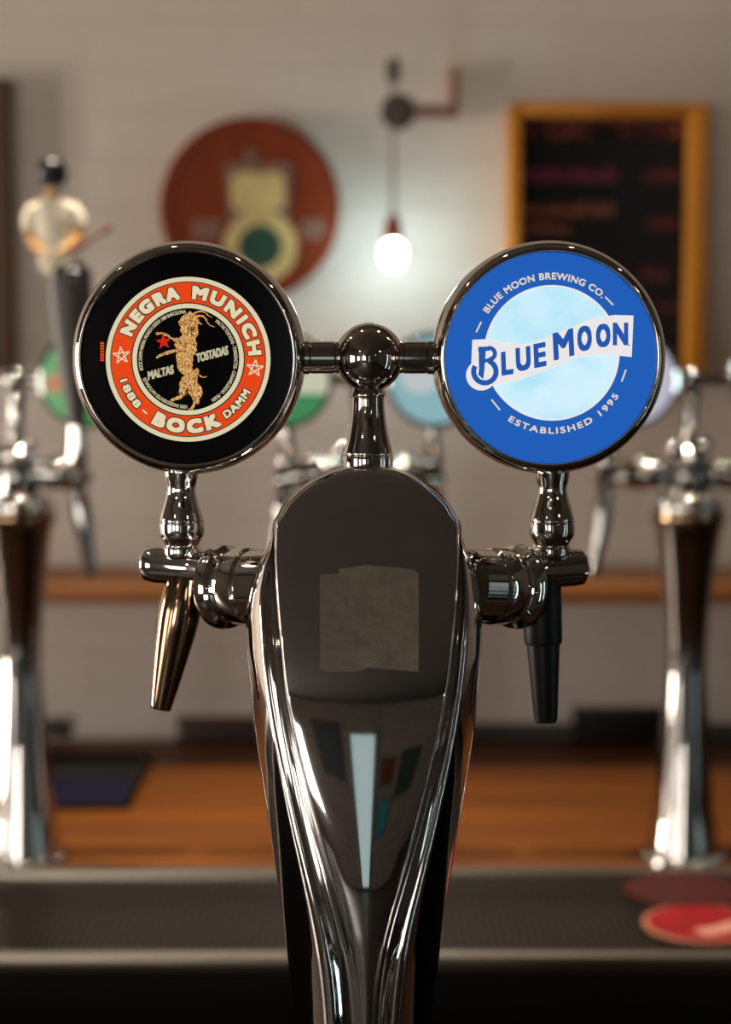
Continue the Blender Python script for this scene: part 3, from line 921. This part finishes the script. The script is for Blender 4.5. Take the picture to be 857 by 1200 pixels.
PY_END = 1655
levels = [545.3, 545.7, 546.2, 547, 548, 549.5, 551, 553, 556, 560, 565, 571, 578, 585, 592, 598, 603, 606, 609, 612, 616, 620, 625]
levels += [630 + 6 * i for i in range(int((1060 - 630) / 6))] + [1060 + 4 * i for i in range(25)] + [1170, 1200, 1250, 1300, 1400, 1500, 1600, PY_END]
levels = sorted(set(levels))
vs, fs = [], []
NR = None
for py in levels:
    half = crom(section(py), 5)
    sh = 6.0 * min(1.0, max(0.0, (py - 630) / 60.0)) + 2.0 * min(1.0, max(0.0, (py - 900) / 200.0))
    wp_ = f_wp(py)
    loop = half + [(-x - sh * min(1.0, max(0.0, (x - wp_) / 8.0)), f) for x, f in reversed(half[1:-1])]
    NR = len(loop)
    for x, f in loop:
        v_ = Wp(CX + x, py, FB + f)
        v_.z = max(v_.z, TOP + 0.006)
        vs.append(v_)
for i in range(len(levels) - 1):
    for k in range(NR):
        kk = (k + 1) % NR
        fs.append((i * NR + k, (i + 1) * NR + k, (i + 1) * NR + kk, i * NR + kk))
fs.append(tuple(range(NR)))
fs.append(tuple(range((len(levels) - 1) * NR + NR - 1, (len(levels) - 1) * NR - 1, -1)))
obj('body', (vs, fs), M['chrome_panel'], T, base=tb_loc, sharp=55)
zb = min(v.z for v in vs)
pb = Vector((tb_loc.x, D - 75 * S, TOP))
obj('base_flange', lathe(pb, (0, 0, 1), [(128 * S, 0), (130 * S, .003), (128 * S, .008), (112 * S, .010), (60 * S, max(.02, zb - TOP + .01))], 56), M['chrome'], T, base=tb_loc)

# sticker: two worn layers of paper following the panel
def panel_fwd(px, py):
    half = crom(section(py), 5)
    x = abs(px - CX)
    for a, b in zip(half, half[1:]):
        if a[0] <= x <= b[0]:
            t_ = (x - a[0]) / max(b[0] - a[0], 1e-6)
            return FB + a[1] + (b[1] - a[1]) * t_
    return FB
def sticker(name, outline, lift, m):
    """outline in pixels; grid fill between left and right edges per row"""
    ys_ = sorted(set(p[1] for p in outline))
    y0, y1 = ys_[0], ys_[-1]
    rows, n, mcols = [], 26, 18
    def cross(y):
        xs = []
        for i in range(len(outline)):
            a, b = outline[i], outline[(i + 1) % len(outline)]
            if (a[1] - y) * (b[1] - y) <= 0 and a[1] != b[1]:
                xs.append(a[0] + (b[0] - a[0]) * (y - a[1]) / (b[1] - a[1]))
        return min(xs), max(xs)
    V, Fs = [], []
    for layer in (lift, lift - 1.4):
        for j in range(n + 1):
            y = y0 + (y1 - y0) * j / n
            yy = min(max(y, y0 + .01), y1 - .01)
            xa, xb = cross(yy)
            for i in range(mcols + 1):
                x = xa + (xb - xa) * i / mcols
                V.append(Wp(x, y, panel_fwd(x, y) + layer))
    W = mcols + 1
    off = (n + 1) * W
    for j in range(n):
        for i in range(mcols):
            a = j * W + i
            Fs.append((a, a + W, a + W + 1, a + 1))
            Fs.append((off + a, off + a + 1, off + a + W + 1, off + a + W))
    for j in range(n):
        Fs.append((j * W, off + j * W, off + (j + 1) * W, (j + 1) * W))
        a = j * W + mcols
        Fs.append((a, a + W, off + a + W, off + a))
    for i in range(mcols):
        Fs.append((i, i + 1, off + i + 1, off + i))
        a = n * W + i
        Fs.append((a, off + a, off + a + 1, a + 1))
    return obj(name, (V, Fs), m, T, smooth=False, base=tb_loc)
s1 = sticker('sticker_backing', [(375, 671), (398, 670), (437, 669), (437, 780), (427, 786), (419, 787), (378, 787), (375, 784)], 0.5, M['paper'])
s1['label'] = 'old grey paper sticker layer'
s2 = sticker('sticker_label', [(397, 664), (430, 662), (476, 665), (489, 668), (491, 674), (491, 787), (437, 783), (412, 776), (408, 678), (398, 676)], 1.3, M['paper_light'])
s2['label'] = 'worn square paper label, blank and scuffed'

# neck, ball and cross bar
fz = 0.0
def vert_lathe(px, prof, fwd, seg=48):
    """prof: (pixel row, radius in pixels)"""
    p_top = Wp(px, prof[0][0], fwd)
    L = []
    for py, r in prof:
        L.append((r * S * (D - fwd * S) / D, p_top.z - Wp(px, py, fwd).z))
    return lathe(p_top, (0, 0, -1), L, seg)
npf = [(450, 17.5), (456, 18.5), (461, 20.5), (464, 20.5), (466, 19), (480, 19.5), (500, 22), (515, 25), (526, 28), (531, 29.2), (533, 28), (535, 29.4), (546, 29.6), (552, 29.4)]
obj('neck', vert_lathe(431.5, [(h, r) for r, h in smooth_prof([(r, h) for h, r in npf], 4)], 0), M['chrome_dark'], T, base=tb_loc)
obj('ball_joint', ball(Wp(433, 419, 0), 40.3 * S, 64, 40), M['chrome_dark'], T, base=tb_loc)
for sx, x0, x1 in ((-1, 398, 352), (1, 468, 511)):
    obj('cross_bar', between(Wp(x0, 419, 0), Wp(x1, 419, 0), [(0, 18.5 * S), (.08, 18.5 * S), (.10, 17.6 * S), (.13, 18.8 * S), (.72, 18.8 * S), (.74, 17.6 * S), (.77, 19.5 * S), (1, 19.5 * S)], 40), M['chrome_dark'], T, base=tb_loc)

# medallions
MF = 40.0                                          # how far the faces sit in front of the cross bar
def medallion(cx, cy, label, bez):
    c = Wp(cx, cy, MF)
    e = S * (D - MF * S) / D
    prof = [(60, -86), (118, -85), (128, -82), (133, -76), (136.5, -66), (137.5, -50), (137.5, -26), (136, -14), (133, -4), (129.5, 2), (126.5, 4), (124.5, 3.5), (123.3, 1), (123, -3)]
    pr = smooth_prof(prof, 4)
    b = obj('medallion', lathe(c, (0, -1, 0), [(r * e, h * e) for r, h in pr], 128, cap=True), bez, T, base=tb_loc, label=label)
    return b
def printed(name, v2f2, m, parent, layer):
    v2, f2 = v2f2
    f = MF - 2.6 + layer * 0.22
    return obj(name, ([Wp(x, y, f) for x, y in v2], [tuple(q_) for q_ in f2]), m, parent, smooth=False, base=tb_loc)

# ---- left: black face with red ring
LC = (219.0, 420.0)
ml = medallion(*LC, 'round black beer medallion with a red ring and golden goat', M['chrome_dark'])
printed('face', disc2d(*LC, 0, 124, 128), M['black_print'], ml, 0)
LC = (220.5, 421.0)
printed('cream_ring', disc2d(*LC, 91.3, 96.6, 128), M['p_cream'], ml, 1)
printed('outline_ring', disc2d(*LC, 90.2, 91.3, 128), M['p_line'], ml, 1)
printed('red_ring', disc2d(*LC, 66.8, 90.2, 128), M['p_red'], ml, 1)
printed('outline_ring', disc2d(*LC, 65.3, 66.8, 128), M['p_line'], ml, 1)
printed('cream_ring', disc2d(*LC, 60.0, 65.3, 128), M['p_cream'], ml, 1)
for (s_, r_, deg, h_, span, bot, bold) in (('NEGRA', 70.6, 128.0, 16.0, 61, False, 1.5), ('MUNICH', 70.6, 45.0, 16.0, 83, False, 1.5),
                                          ('BOCK', 87.0, 268.5, 17.0, 58, True, 1.65), ('1888', 84.0, 210.5, 9.2, 27, True, .6),
                                          ('DAMM', 83.2, 317.5, 9.4, 30, True, .6)):
    big = h_ > 12
    printed('lettering', ring_text(s_, *LC, r_, deg, h_, bold, span, bot, 1.28 if big else 1.12), M['p_cream'], ml, 3)
    dk = ring_text(s_, *LC, r_ - (1.1 if not bot else -1.1), deg, h_ + 2.2, bold + 1.0, span + 1.5, bot, 1.28 if big else 1.12)
    printed('lettering_outline', dk, M['p_line'], ml, 2)
printed('dash', ring_text('-', *LC, 81.0, 230.5, 2.0, .0, 5.0, True), M['p_cream'], ml, 3)
# pentagram stars
def pentagram(cx, cy, r, w, rot):
    P = [(cx + r * math.cos(math.radians(rot + 144 * k)), cy - r * math.sin(math.radians(rot + 144 * k))) for k in range(5)]
    vs_, fs_ = [], []
    for k in range(5):
        a, b = P[k], P[(k + 1) % 5]
        dx, dy = b[0] - a[0], b[1] - a[1]
        L = math.hypot(dx, dy)
        nx, ny = -dy / L * w / 2, dx / L * w / 2
        n = len(vs_)
        vs_ += [(a[0] + nx, a[1] + ny), (b[0] + nx, b[1] + ny), (b[0] - nx, b[1] - ny), (a[0] - nx, a[1] - ny)]
        fs_.append((n, n + 1, n + 2, n + 3))
    return vs_, fs_
printed('star_outline', pentagram(142.3, 416.5, 10.2, 1.5, 96), M['p_cream'], ml, 3)
printed('star_outline', pentagram(298.8, 431.5, 10.2, 1.5, 84), M['p_cream'], ml, 3)
# small ring of words
for (s_, deg, span) in (('BOCK DAMM NEGRA MUNICH DESDE 1888 BARCELONA', 143, 101), ('MALTAS TOSTADAS - TORREFACTOS - CARAMELIZADAS - PILSEN', -3, 114),
                        ('100% INGREDIENTES NATURALES', 236, 66)):
    printed('small_lettering', ring_text(s_, *LC, 53.8, deg, 4.3, .16, span), M['p_text'], ml, 2)
printed('lettering', quad_text('MALTAS', 173.6, 445.8, 31.5, 10.4, 14.5, .55, .18), M['p_text'], ml, 2)
printed('lettering', quad_text('TOSTADAS', 230.4, 425.2, 38.8, 10.6, 14.5, .55, .18), M['p_text'], ml, 2)
printed('red_star', (star2d(191.8, 400.5, 9.6, 96, .42), [tuple(range(10))]), M['p_star'], ml, 6)
# goat, drawn as overlapping outlines measured on the label
def crop(pts): return [(150 + x / 5.91, 340 + y / 5.91) for x, y in pts]
def jag(pts, amp, seed, n=3):
    """fur: break every edge into small tufts"""
    rnd = random.Random(seed)
    out = []
    for i in range(len(pts)):
        a, b = pts[i], pts[(i + 1) % len(pts)]
        dx, dy = b[0] - a[0], b[1] - a[1]
        L = math.hypot(dx, dy) or 1
        for k in range(n):
            t_ = k / n
            s_ = 0 if k == 0 else rnd.uniform(-amp, amp)
            out.append((a[0] + dx * t_ - dy / L * s_, a[1] + dy * t_ + dx / L * s_))
    return out
def ribbon(pts, w0, w1):
    vs_, n = [], len(pts)
    Lr, Rr = [], []
    for i in range(n):
        a, b = pts[max(i - 1, 0)], pts[min(i + 1, n - 1)]
        dx, dy = b[0] - a[0], b[1] - a[1]
        L = math.hypot(dx, dy)
        w = (w0 + (w1 - w0) * i / (n - 1)) / 2
        Lr.append((pts[i][0] - dy / L * w, pts[i][1] + dx / L * w))
        Rr.append((pts[i][0] + dy / L * w, pts[i][1] - dx / L * w))
    V = Lr + Rr
    return V, [(i, i + 1, n + i + 1, n + i) for i in range(n - 1)]
goat = []
def gpoly(pts, amp, seed): goat.append((crop(jag(pts, amp, seed)), None))
def grib(pts, w0, w1):
    v_, f_ = ribbon(pts, w0, w1)
    goat.append((crop(v_), f_))
gpoly([(425, 148), (455, 158), (478, 190), (485, 235), (488, 280), (470, 330), (478, 380), (470, 430), (450, 465), (452, 520), (440, 560), (420, 585),
       (380, 580), (352, 555), (340, 500), (332, 460), (345, 430), (335, 400), (322, 370), (345, 340), (372, 320), (362, 285), (368, 262), (352, 240), (350, 215), (368, 190), (395, 165)], 7, 1)
gpoly([(440, 555), (478, 535), (492, 580), (480, 640), (512, 680), (520, 720), (498, 745), (490, 790), (470, 770), (440, 735), (400, 690), (365, 685), (355, 650), (372, 605), (400, 585)], 7, 2)
gpoly([(365, 650), (400, 690), (410, 720), (378, 735), (372, 752), (330, 762), (312, 775), (290, 768), (300, 752), (330, 740), (360, 725), (355, 690)], 3, 3)
gpoly([(440, 730), (480, 750), (492, 790), (470, 785), (462, 810), (445, 835), (424, 834), (420, 826), (440, 805), (452, 775)], 3, 4)
gpoly([(340, 365), (318, 355), (290, 335), (262, 318), (240, 306), (200, 312), (190, 302), (198, 290), (232, 292), (270, 302), (310, 330), (350, 330)], 3, 5)
gpoly([(350, 430), (318, 432), (285, 442), (250, 450), (215, 466), (200, 476), (193, 462), (215, 445), (250, 430), (290, 415), (330, 408), (355, 400)], 3, 6)
gpoly([(372, 262), (398, 258), (402, 300), (385, 330), (376, 300)], 4, 7)
grib([(455, 165), (480, 150), (510, 146), (535, 155), (555, 175), (585, 190)], 16, 4)
grib([(465, 185), (492, 178), (520, 180), (540, 198), (548, 222), (570, 245), (600, 254)], 18, 4)
grib([(478, 200), (490, 225), (515, 240)], 22, 6)
grib([(495, 590), (520, 604), (550, 598)], 12, 4)
V, Fs = [], []
for i, (p, f_) in enumerate(goat):
    n = len(V)
    V += [Wp(x, y, MF - 2.6 + (4 + i * .12) * .22) for x, y in p]
    Fs += [tuple(range(n, n + len(p)))] if f_ is None else [tuple(k + n for k in q_) for q_ in f_]
obj('goat_emblem', (V, Fs), M['p_gold'], ml, smooth=False, base=tb_loc, label='golden rearing goat')
# fur strokes, eye and mouth drawn over the goat
rnd = random.Random(9)
dark, light = ([], []), ([], [])
def tuft(dst, x, y, ang, L, w):
    dx, dy = math.cos(ang), math.sin(ang)
    n = len(dst[0])
    dst[0].extend(crop([(x - dy * w, y + dx * w), (x + dy * w, y - dx * w), (x + dx * L, y + dy * L)]))
    dst[1].append((n, n + 1, n + 2))
spots = [(415, 215, 50, 50), (430, 300, 42, 40), (400, 370, 60, 45), (395, 450, 50, 50), (395, 530, 45, 40), (430, 600, 50, 40), (440, 660, 60, 45), (480, 720, 28, 35), (375, 690, 20, 35)]
for k in range(190):
    cx_, cy_, rx_, ry_ = spots[k % len(spots)]
    a_ = rnd.uniform(0, 6.28)
    q_ = math.sqrt(rnd.random())
    tuft(dark if k % 5 < 2 else light, cx_ + rx_ * q_ * math.cos(a_), cy_ + ry_ * q_ * math.sin(a_), rnd.uniform(0.7, 2.4), rnd.uniform(14, 32), rnd.uniform(2, 5))
for k in range(16):
    tuft(dark, 440 + rnd.uniform(-30, 35), 262 + rnd.uniform(-12, 14), rnd.uniform(1, 2.2), 24, 5)
    tuft(dark, 395 + rnd.uniform(-25, 25), 690 + rnd.uniform(-20, 30), rnd.uniform(1, 2.2), 24, 5)
for p_ in ((392, 212, 0.2, 16, 6), (360, 240, 0.4, 30, 3), (345, 420, .1, 60, 4), (350, 345, 0.9, 60, 4)):
    tuft(dark, *p_)
printed('fur_shadow', dark, M['p_line2'], ml, 6.2)
printed('fur_highlight', light, M['p_cream2'], ml, 6.4)
# tiny illegible orange imprint at the left of the face
tv, tf = [], []
for k in range(7):
    n = len(tv)
    y_ = 401 + k * 3.3
    tv += [(117.5, y_), (122, y_), (122, y_ + 2.3), (117.5, y_ + 2.3)]
    tf.append((n, n + 1, n + 2, n + 3))
printed('side_imprint', (tv, tf), M['p_red'], ml, 2)

# ---- right: blue face with the moon
RC = (646.0, 419.5)
mr = medallion(*RC, 'round blue lit beer medallion with a pale moon', M['chrome_dark'])
printed('face', disc2d(*RC, 0, 124, 128), M['p_blue'], mr, 0)
MC = (646.5, 413.5)
printed('moon_edge', disc2d(647, 413.5, 0, 79.5, 96), M['p_white'], mr, 1)
printed('moon', disc2d(647, 413.5, 0, 77.6, 96), M['p_moon'], mr, 2)
def q2(pts): return [(490 + x / 2.857, 270 + y / 2.857) for x, y in pts]
# ribbon banner, an S-shaped band with squared ends
top_c = [(182, 366), (230, 364), (290, 378), (360, 380), (420, 365), (480, 338), (540, 312), (600, 292), (660, 283), (722, 285)]
bot_c = [(176, 505), (200, 520), (258, 517), (330, 505), (400, 480), (460, 455), (520, 430), (580, 418), (640, 416), (716, 424)]
bv = q2(top_c) + q2(bot_c)
bfz = [(i, i + 1, 11 + i, 10 + i) for i in range(9)]
v1, f1 = disc2d(490 + 212 / 2.857, 270 + 485 / 2.857, 0, 51 / 2.857, 48)
printed('banner', join((bv, bfz)), M['p_white'], mr, 3)
printed('banner_curl', (v1, f1), M['p_white'], mr, 3.3)
def q3(x, y): return (540 + x / 4.08, 360 + y / 4.08)
def big_letter(ch, x, y, w, h, ang, bold=1.4, slant=0.0):
    X, Y = q3(x, y)
    return quad_text(ch, X, Y, w / 4.08, h / 4.08, ang, bold, math.tan(math.radians(ang)) * 0.8)
printed('lettering', big_letter('L', 196, 328, 58, 112, 9), M['p_letters'], mr, 4)
printed('lettering', big_letter('U', 266, 310, 72, 112, 10), M['p_letters'], mr, 4)
printed('lettering', big_letter('E', 352, 292, 60, 114, 11), M['p_letters'], mr, 4)
printed('lettering', big_letter('M', 446, 256, 102, 128, 15), M['p_letters'], mr, 4)
printed('lettering', big_letter('O', 560, 214, 70, 120, 8), M['p_letters'], mr, 4)
printed('lettering', big_letter('O', 648, 194, 70, 112, 4), M['p_letters'], mr, 4)
printed('lettering', big_letter('N', 728, 182, 74, 108, 0), M['p_letters'], mr, 4)
stem = ([q3(*p_) for p_ in ((86, 190), (122, 188), (114, 300), (108, 345), (84, 322), (88, 300))], [(0, 1, 2, 3, 4, 5)])
bar = ([q3(*p_) for p_ in ((84, 190), (138, 187), (138, 208), (84, 212))], [(0, 1, 2, 3)])
bar2 = ([q3(*p_) for p_ in ((108, 248), (140, 243), (150, 262), (108, 266))], [(0, 1, 2, 3)])
bowl = disc2d(*q3(137, 222), 17 / 4.08, 37 / 4.08, 28, math.radians(-95), math.radians(95))
curl = disc2d(*q3(116, 308), 41 / 4.08, 66 / 4.08, 56, math.radians(150), math.radians(430))
printed('lettering', join(stem, bar, bar2, bowl, curl), M['p_letters'], mr, 4)
v1, f1 = disc2d(*q3(806, 182), 0, 0.9, 12)
printed('full_stop', (v1, f1), M['p_letters'], mr, 4)
for (s_, r_, deg, h_, span, bot) in (('BLUE MOON BREWING CO.', 88.0, 97.5, 8.2, 99, False), ('ESTABLISHED 1995', 93.0, 282.5, 7.6, 92, True)):
    printed('lettering', ring_text(s_, 646.5, 415.5, r_, deg, h_, .32, span, bot, 1.25 if bot else 1.1), M['p_sand'], mr, 2)
def stroke(x0, y0, x1, y1, w):
    (x0, y0), (x1, y1) = q2([(x0, y0), (x1, y1)])
    dx, dy = x1 - x0, y1 - y0
    L = math.hypot(dx, dy)
    nx, ny = -dy / L * w / 2, dx / L * w / 2
    return [(x0 + nx, y0 + ny), (x1 + nx, y1 + ny), (x1 - nx, y1 - ny), (x0 - nx, y0 - ny)], [(0, 1, 2, 3)]
for a in ((195, 341, 212, 306), (627, 222, 654, 250), (246, 566, 275, 602), (697, 466, 682, 506)):
    printed('dash', stroke(*a, 2.0), M['p_sand'], mr, 2)

# faucets
def faucet(sgn, shank0, shank1, body0, body1, stem_px, stem_fwd, spout, spout_mat, stem_mat, body_mat, label):
    p0, p1 = Wp(*shank0), Wp(*shank1)
    fa = obj('faucet', between(Wp(*body0), Wp(*body1), [(0, 20 * S), (.04, 22.5 * S), (.45, 22 * S), (.8, 23 * S), (.93, 22 * S), (.98, 17 * S), (1, 8 * S)], 48), body_mat, T, base=tb_loc, label=label)
    obj('shank_collar', between(p0, p1, [(0, 43 * S), (.34, 43 * S), (.36, 41 * S), (.40, 46 * S), (.72, 46 * S), (.75, 44 * S), (.79, 50 * S), (.88, 51.5 * S), (.96, 50 * S), (1, 44 * S), (1.001, 20 * S)], 64), M['chrome'], fa, base=tb_loc)
    prof = [(520, 20), (545, 21), (560, 19.5), (572, 17), (584, 19), (598, 23.5), (609, 26.2), (611, 25.4), (613, 26.6), (626, 26.2), (634, 22), (639, 20), (641, 22), (650, 22), (655, 18)]
    pr = [(h, r) for r, h in smooth_prof([(r, h) for h, r in prof], 4)]
    obj('lever_stem', vert_lathe(stem_px, pr, stem_fwd), stem_mat, fa, base=tb_loc)
    a, b, rad = spout
    obj('spout', between(Wp(*a), Wp(*b), [(t_, r * S) for t_, r in rad], 48), spout_mat, fa, base=tb_loc)
faucet(-1, (322, 686, -5), (254, 688, -52), (262, 668, -58), (167, 660, -88), 212, -72,
       ((219, 672, -72), (188, 831, -62), smooth_prof([(0, 20), (.12, 24), (.3, 26), (.5, 23.5), (.75, 18.5), (.97, 13.5), (1, 12)], 4)),
       M['wood_tint_chrome'], M['chrome'], M['chrome'], 'chrome faucet with a tapered spout tinted for reflected wood')
faucet(1, (548, 686, -5), (614, 688, -50), (604, 671, -56), (686, 664, -88), 648, -72,
       ((634, 672, -72), (640, 846, -62), [(0, 22), (.1, 24.5), (.45, 23.5), (.47, 22.5), (.475, 20.5), (.5, 20), (.97, 14.5), (1, 13)]),
       M['black_plastic'], M['chrome_dark'], M['chrome_dark'], 'dark faucet with a black plastic spout')

# ================================================================== FRONT BAR AND THE ROOM BEHIND THE CAMERA (seen in the chrome)
t = thing('front_bar', (0, 0.76, 0), 'dark wooden front bar carrying the large chrome beer tower', 'bar counter')
obj('bar_top', box(-1.6, 1.6, 0.60, 0.92, TOP - 0.04, TOP, .004), M['wood_dark'], t, base=Vector((0, .76, 0)))
obj('bar_front', box(-1.55, 1.55, 0.64, 0.88, 0, TOP - 0.041), M['wood_dark'], t, smooth=False, base=Vector((0, .76, 0)))
def pendant(x, y, z, label):
    t = thing('pendant_lamp', (x, y, ZC), label, 'lamp', 'bare pendant bulbs over the room')
    obj('ceiling_rose', lathe((0, 0, 0), (0, 0, -1), [(.05, 0), (.05, .015), (.02, .03)], 24), M['iron'], t)
    obj('cord', tube([(0, 0, -.02), (0, 0, z - ZC + .08)], .003, 8), M['iron'], t)
    obj('socket', lathe((0, 0, z - ZC + .09), (0, 0, -1), [(.006, 0), (.013, .008), (.013, .05), (.011, .066)], 20), M['socket'], t)
    obj('bulb', ball((0, 0, z - ZC), .022, 20, 12, (1, 1, 1.15)), M['bulb_room'], t)
pend = [(-1.4, -3.2, 2.1, 'left rear'), (1.5, -3.0, 2.1, 'right rear'), (-1.1, -0.9, 2.2, 'left of the camera'), (1.2, -0.8, 2.2, 'right of the camera'),
        (-0.95, 1.05, 2.5, 'far left, added above the aisle'), (-0.28, 1.05, 2.5, 'left, added above the aisle'), (0.36, 1.05, 2.5, 'right, added above the aisle'), (1.0, 1.05, 2.5, 'far right, added above the aisle')]  # aisle pendants added for tower glints and more light on the counter
for x, y, z, w_ in pend:
    pendant(x, y, z, 'bare warm pendant bulb hanging over the room, ' + w_)

# street door with daylit glass, pictures and a drinks fridge at the customers' side
dr = struct('door_1', join(box(-0.36, -0.30, YB, YB + .06, 0, 2.1), box(0.16, 0.22, YB, YB + .06, 0, 2.1), box(-0.30, 0.16, YB, YB + .06, 2.04, 2.1), box(-0.30, 0.16, YB, YB + .06, 0, 0.12)), M['brown_frame'])
area_light('door_daylight', (-0.07, YB + 0.03, 1.08), (-math.pi / 2, 0, math.pi), 0.46, 1.92, 1.5, (0.72, 0.97, 1.0))
def picture(x0, x1, z0, z1, m, label):
    t = thing('wall_picture', ((x0 + x1) / 2, YB, z0), label, 'picture', 'pictures on the wall opposite the taps')
    w, h = (x1 - x0) / 2, z1 - z0
    obj('print', box(-w + .02, w - .02, .001, .012, .02, h - .02), m, t, smooth=False)
    for (a0, a1, b0, b1) in ((-w, -w + .02, 0, h), (w - .02, w, 0, h), (-w + .02, w - .02, 0, .02), (-w + .02, w - .02, h - .02, h)):
        obj('frame_rail', box(a0, a1, .001, .022, b0, b1), M['brown_frame'], t, smooth=False)
picture(-0.95, -0.50, 1.25, 2.25, M['poster'], 'tall navy poster left of the street door')
picture(0.32, 0.62, 1.2, 1.6, M['sign_red'], 'small red-brown picture right of the street door')
picture(0.30, 0.66, 0.62, 1.05, M['teal'], 'teal picture hung low right of the street door')
picture(0.72, 1.1, 1.0, 1.7, M['sign_green'], 'dark green picture furthest right of the street door')
M['fridge_light'] = mat('fridge_light_strip', (1, 1, 1, 1), 0.5, emit=(0.70, 0.95, 1.0, 1), estr=9.0)
M['fridge_in'] = mat('fridge_liner', (0.45, 0.55, 0.56, 1), 0.5)
t = thing('drinks_fridge', (2.08, 0.1, 0), 'tall glass-fronted drinks fridge with cool lights by the right wall', 'fridge')
obj('cabinet', join(box(-.3, .3, -.36, -.32, 0, 1.9), box(-.3, .3, .32, .36, 0, 1.9), box(-.3, .3, -.32, .32, 1.84, 1.9), box(-.3, .3, -.32, .32, 0, .2), box(.27, .3, -.32, .32, .2, 1.84)), M['fascia'], t, smooth=False)
obj('liner', box(.25, .27, -.32, .32, .2, 1.84), M['fridge_in'], t, smooth=False)
for yy in (-.30, .28):
    obj('light_strip', box(-.26, -.24, yy, yy + .02, .25, 1.8), M['fridge_light'], t, smooth=False)
for zz in (.55, .95, 1.35):
    obj('shelf', box(-.22, .24, -.31, .31, zz, zz + .012), M['steel'], t, smooth=False)

def add_glint_spot(x, y, power, label):
    """unseen ceiling spot added for tower glints and light on the back counter"""
    t = thing('added_spot', (x, y, ZC), label, 'lamp', 'added unseen spots over the back counter')
    obj('trim_ring', lathe((0, 0, 0), (0, 0, -1), [(.028, .001), (.055, .001), (.055, .006), (.045, .012), (.028, .006)], 32, cap=False), M['steel'], t)
    l = bpy.data.lights.new('spot_beam', 'SPOT')
    l.energy = power
    l.color = (1.0, 0.86, 0.70)
    l.spot_size = math.radians(46)
    l.spot_blend = 1.0
    l.shadow_soft_size = 0.022
    o = bpy.data.objects.new('spot_beam', l)
    o.location = (0, 0, -0.012)
    o.rotation_euler = (0, 0, 0)
    o.parent = t
    col.objects.link(o)
for x, p_, w_ in ((-0.31, 105, 'leftmost of three'), (0.0, 80, 'middle of three'), (0.29, 80, 'rightmost of three')):  # spots added above the towers for glints and a brighter worktop
    add_glint_spot(x, 1.50, p_, 'round added ceiling spot, out of view over the back counter, ' + w_)
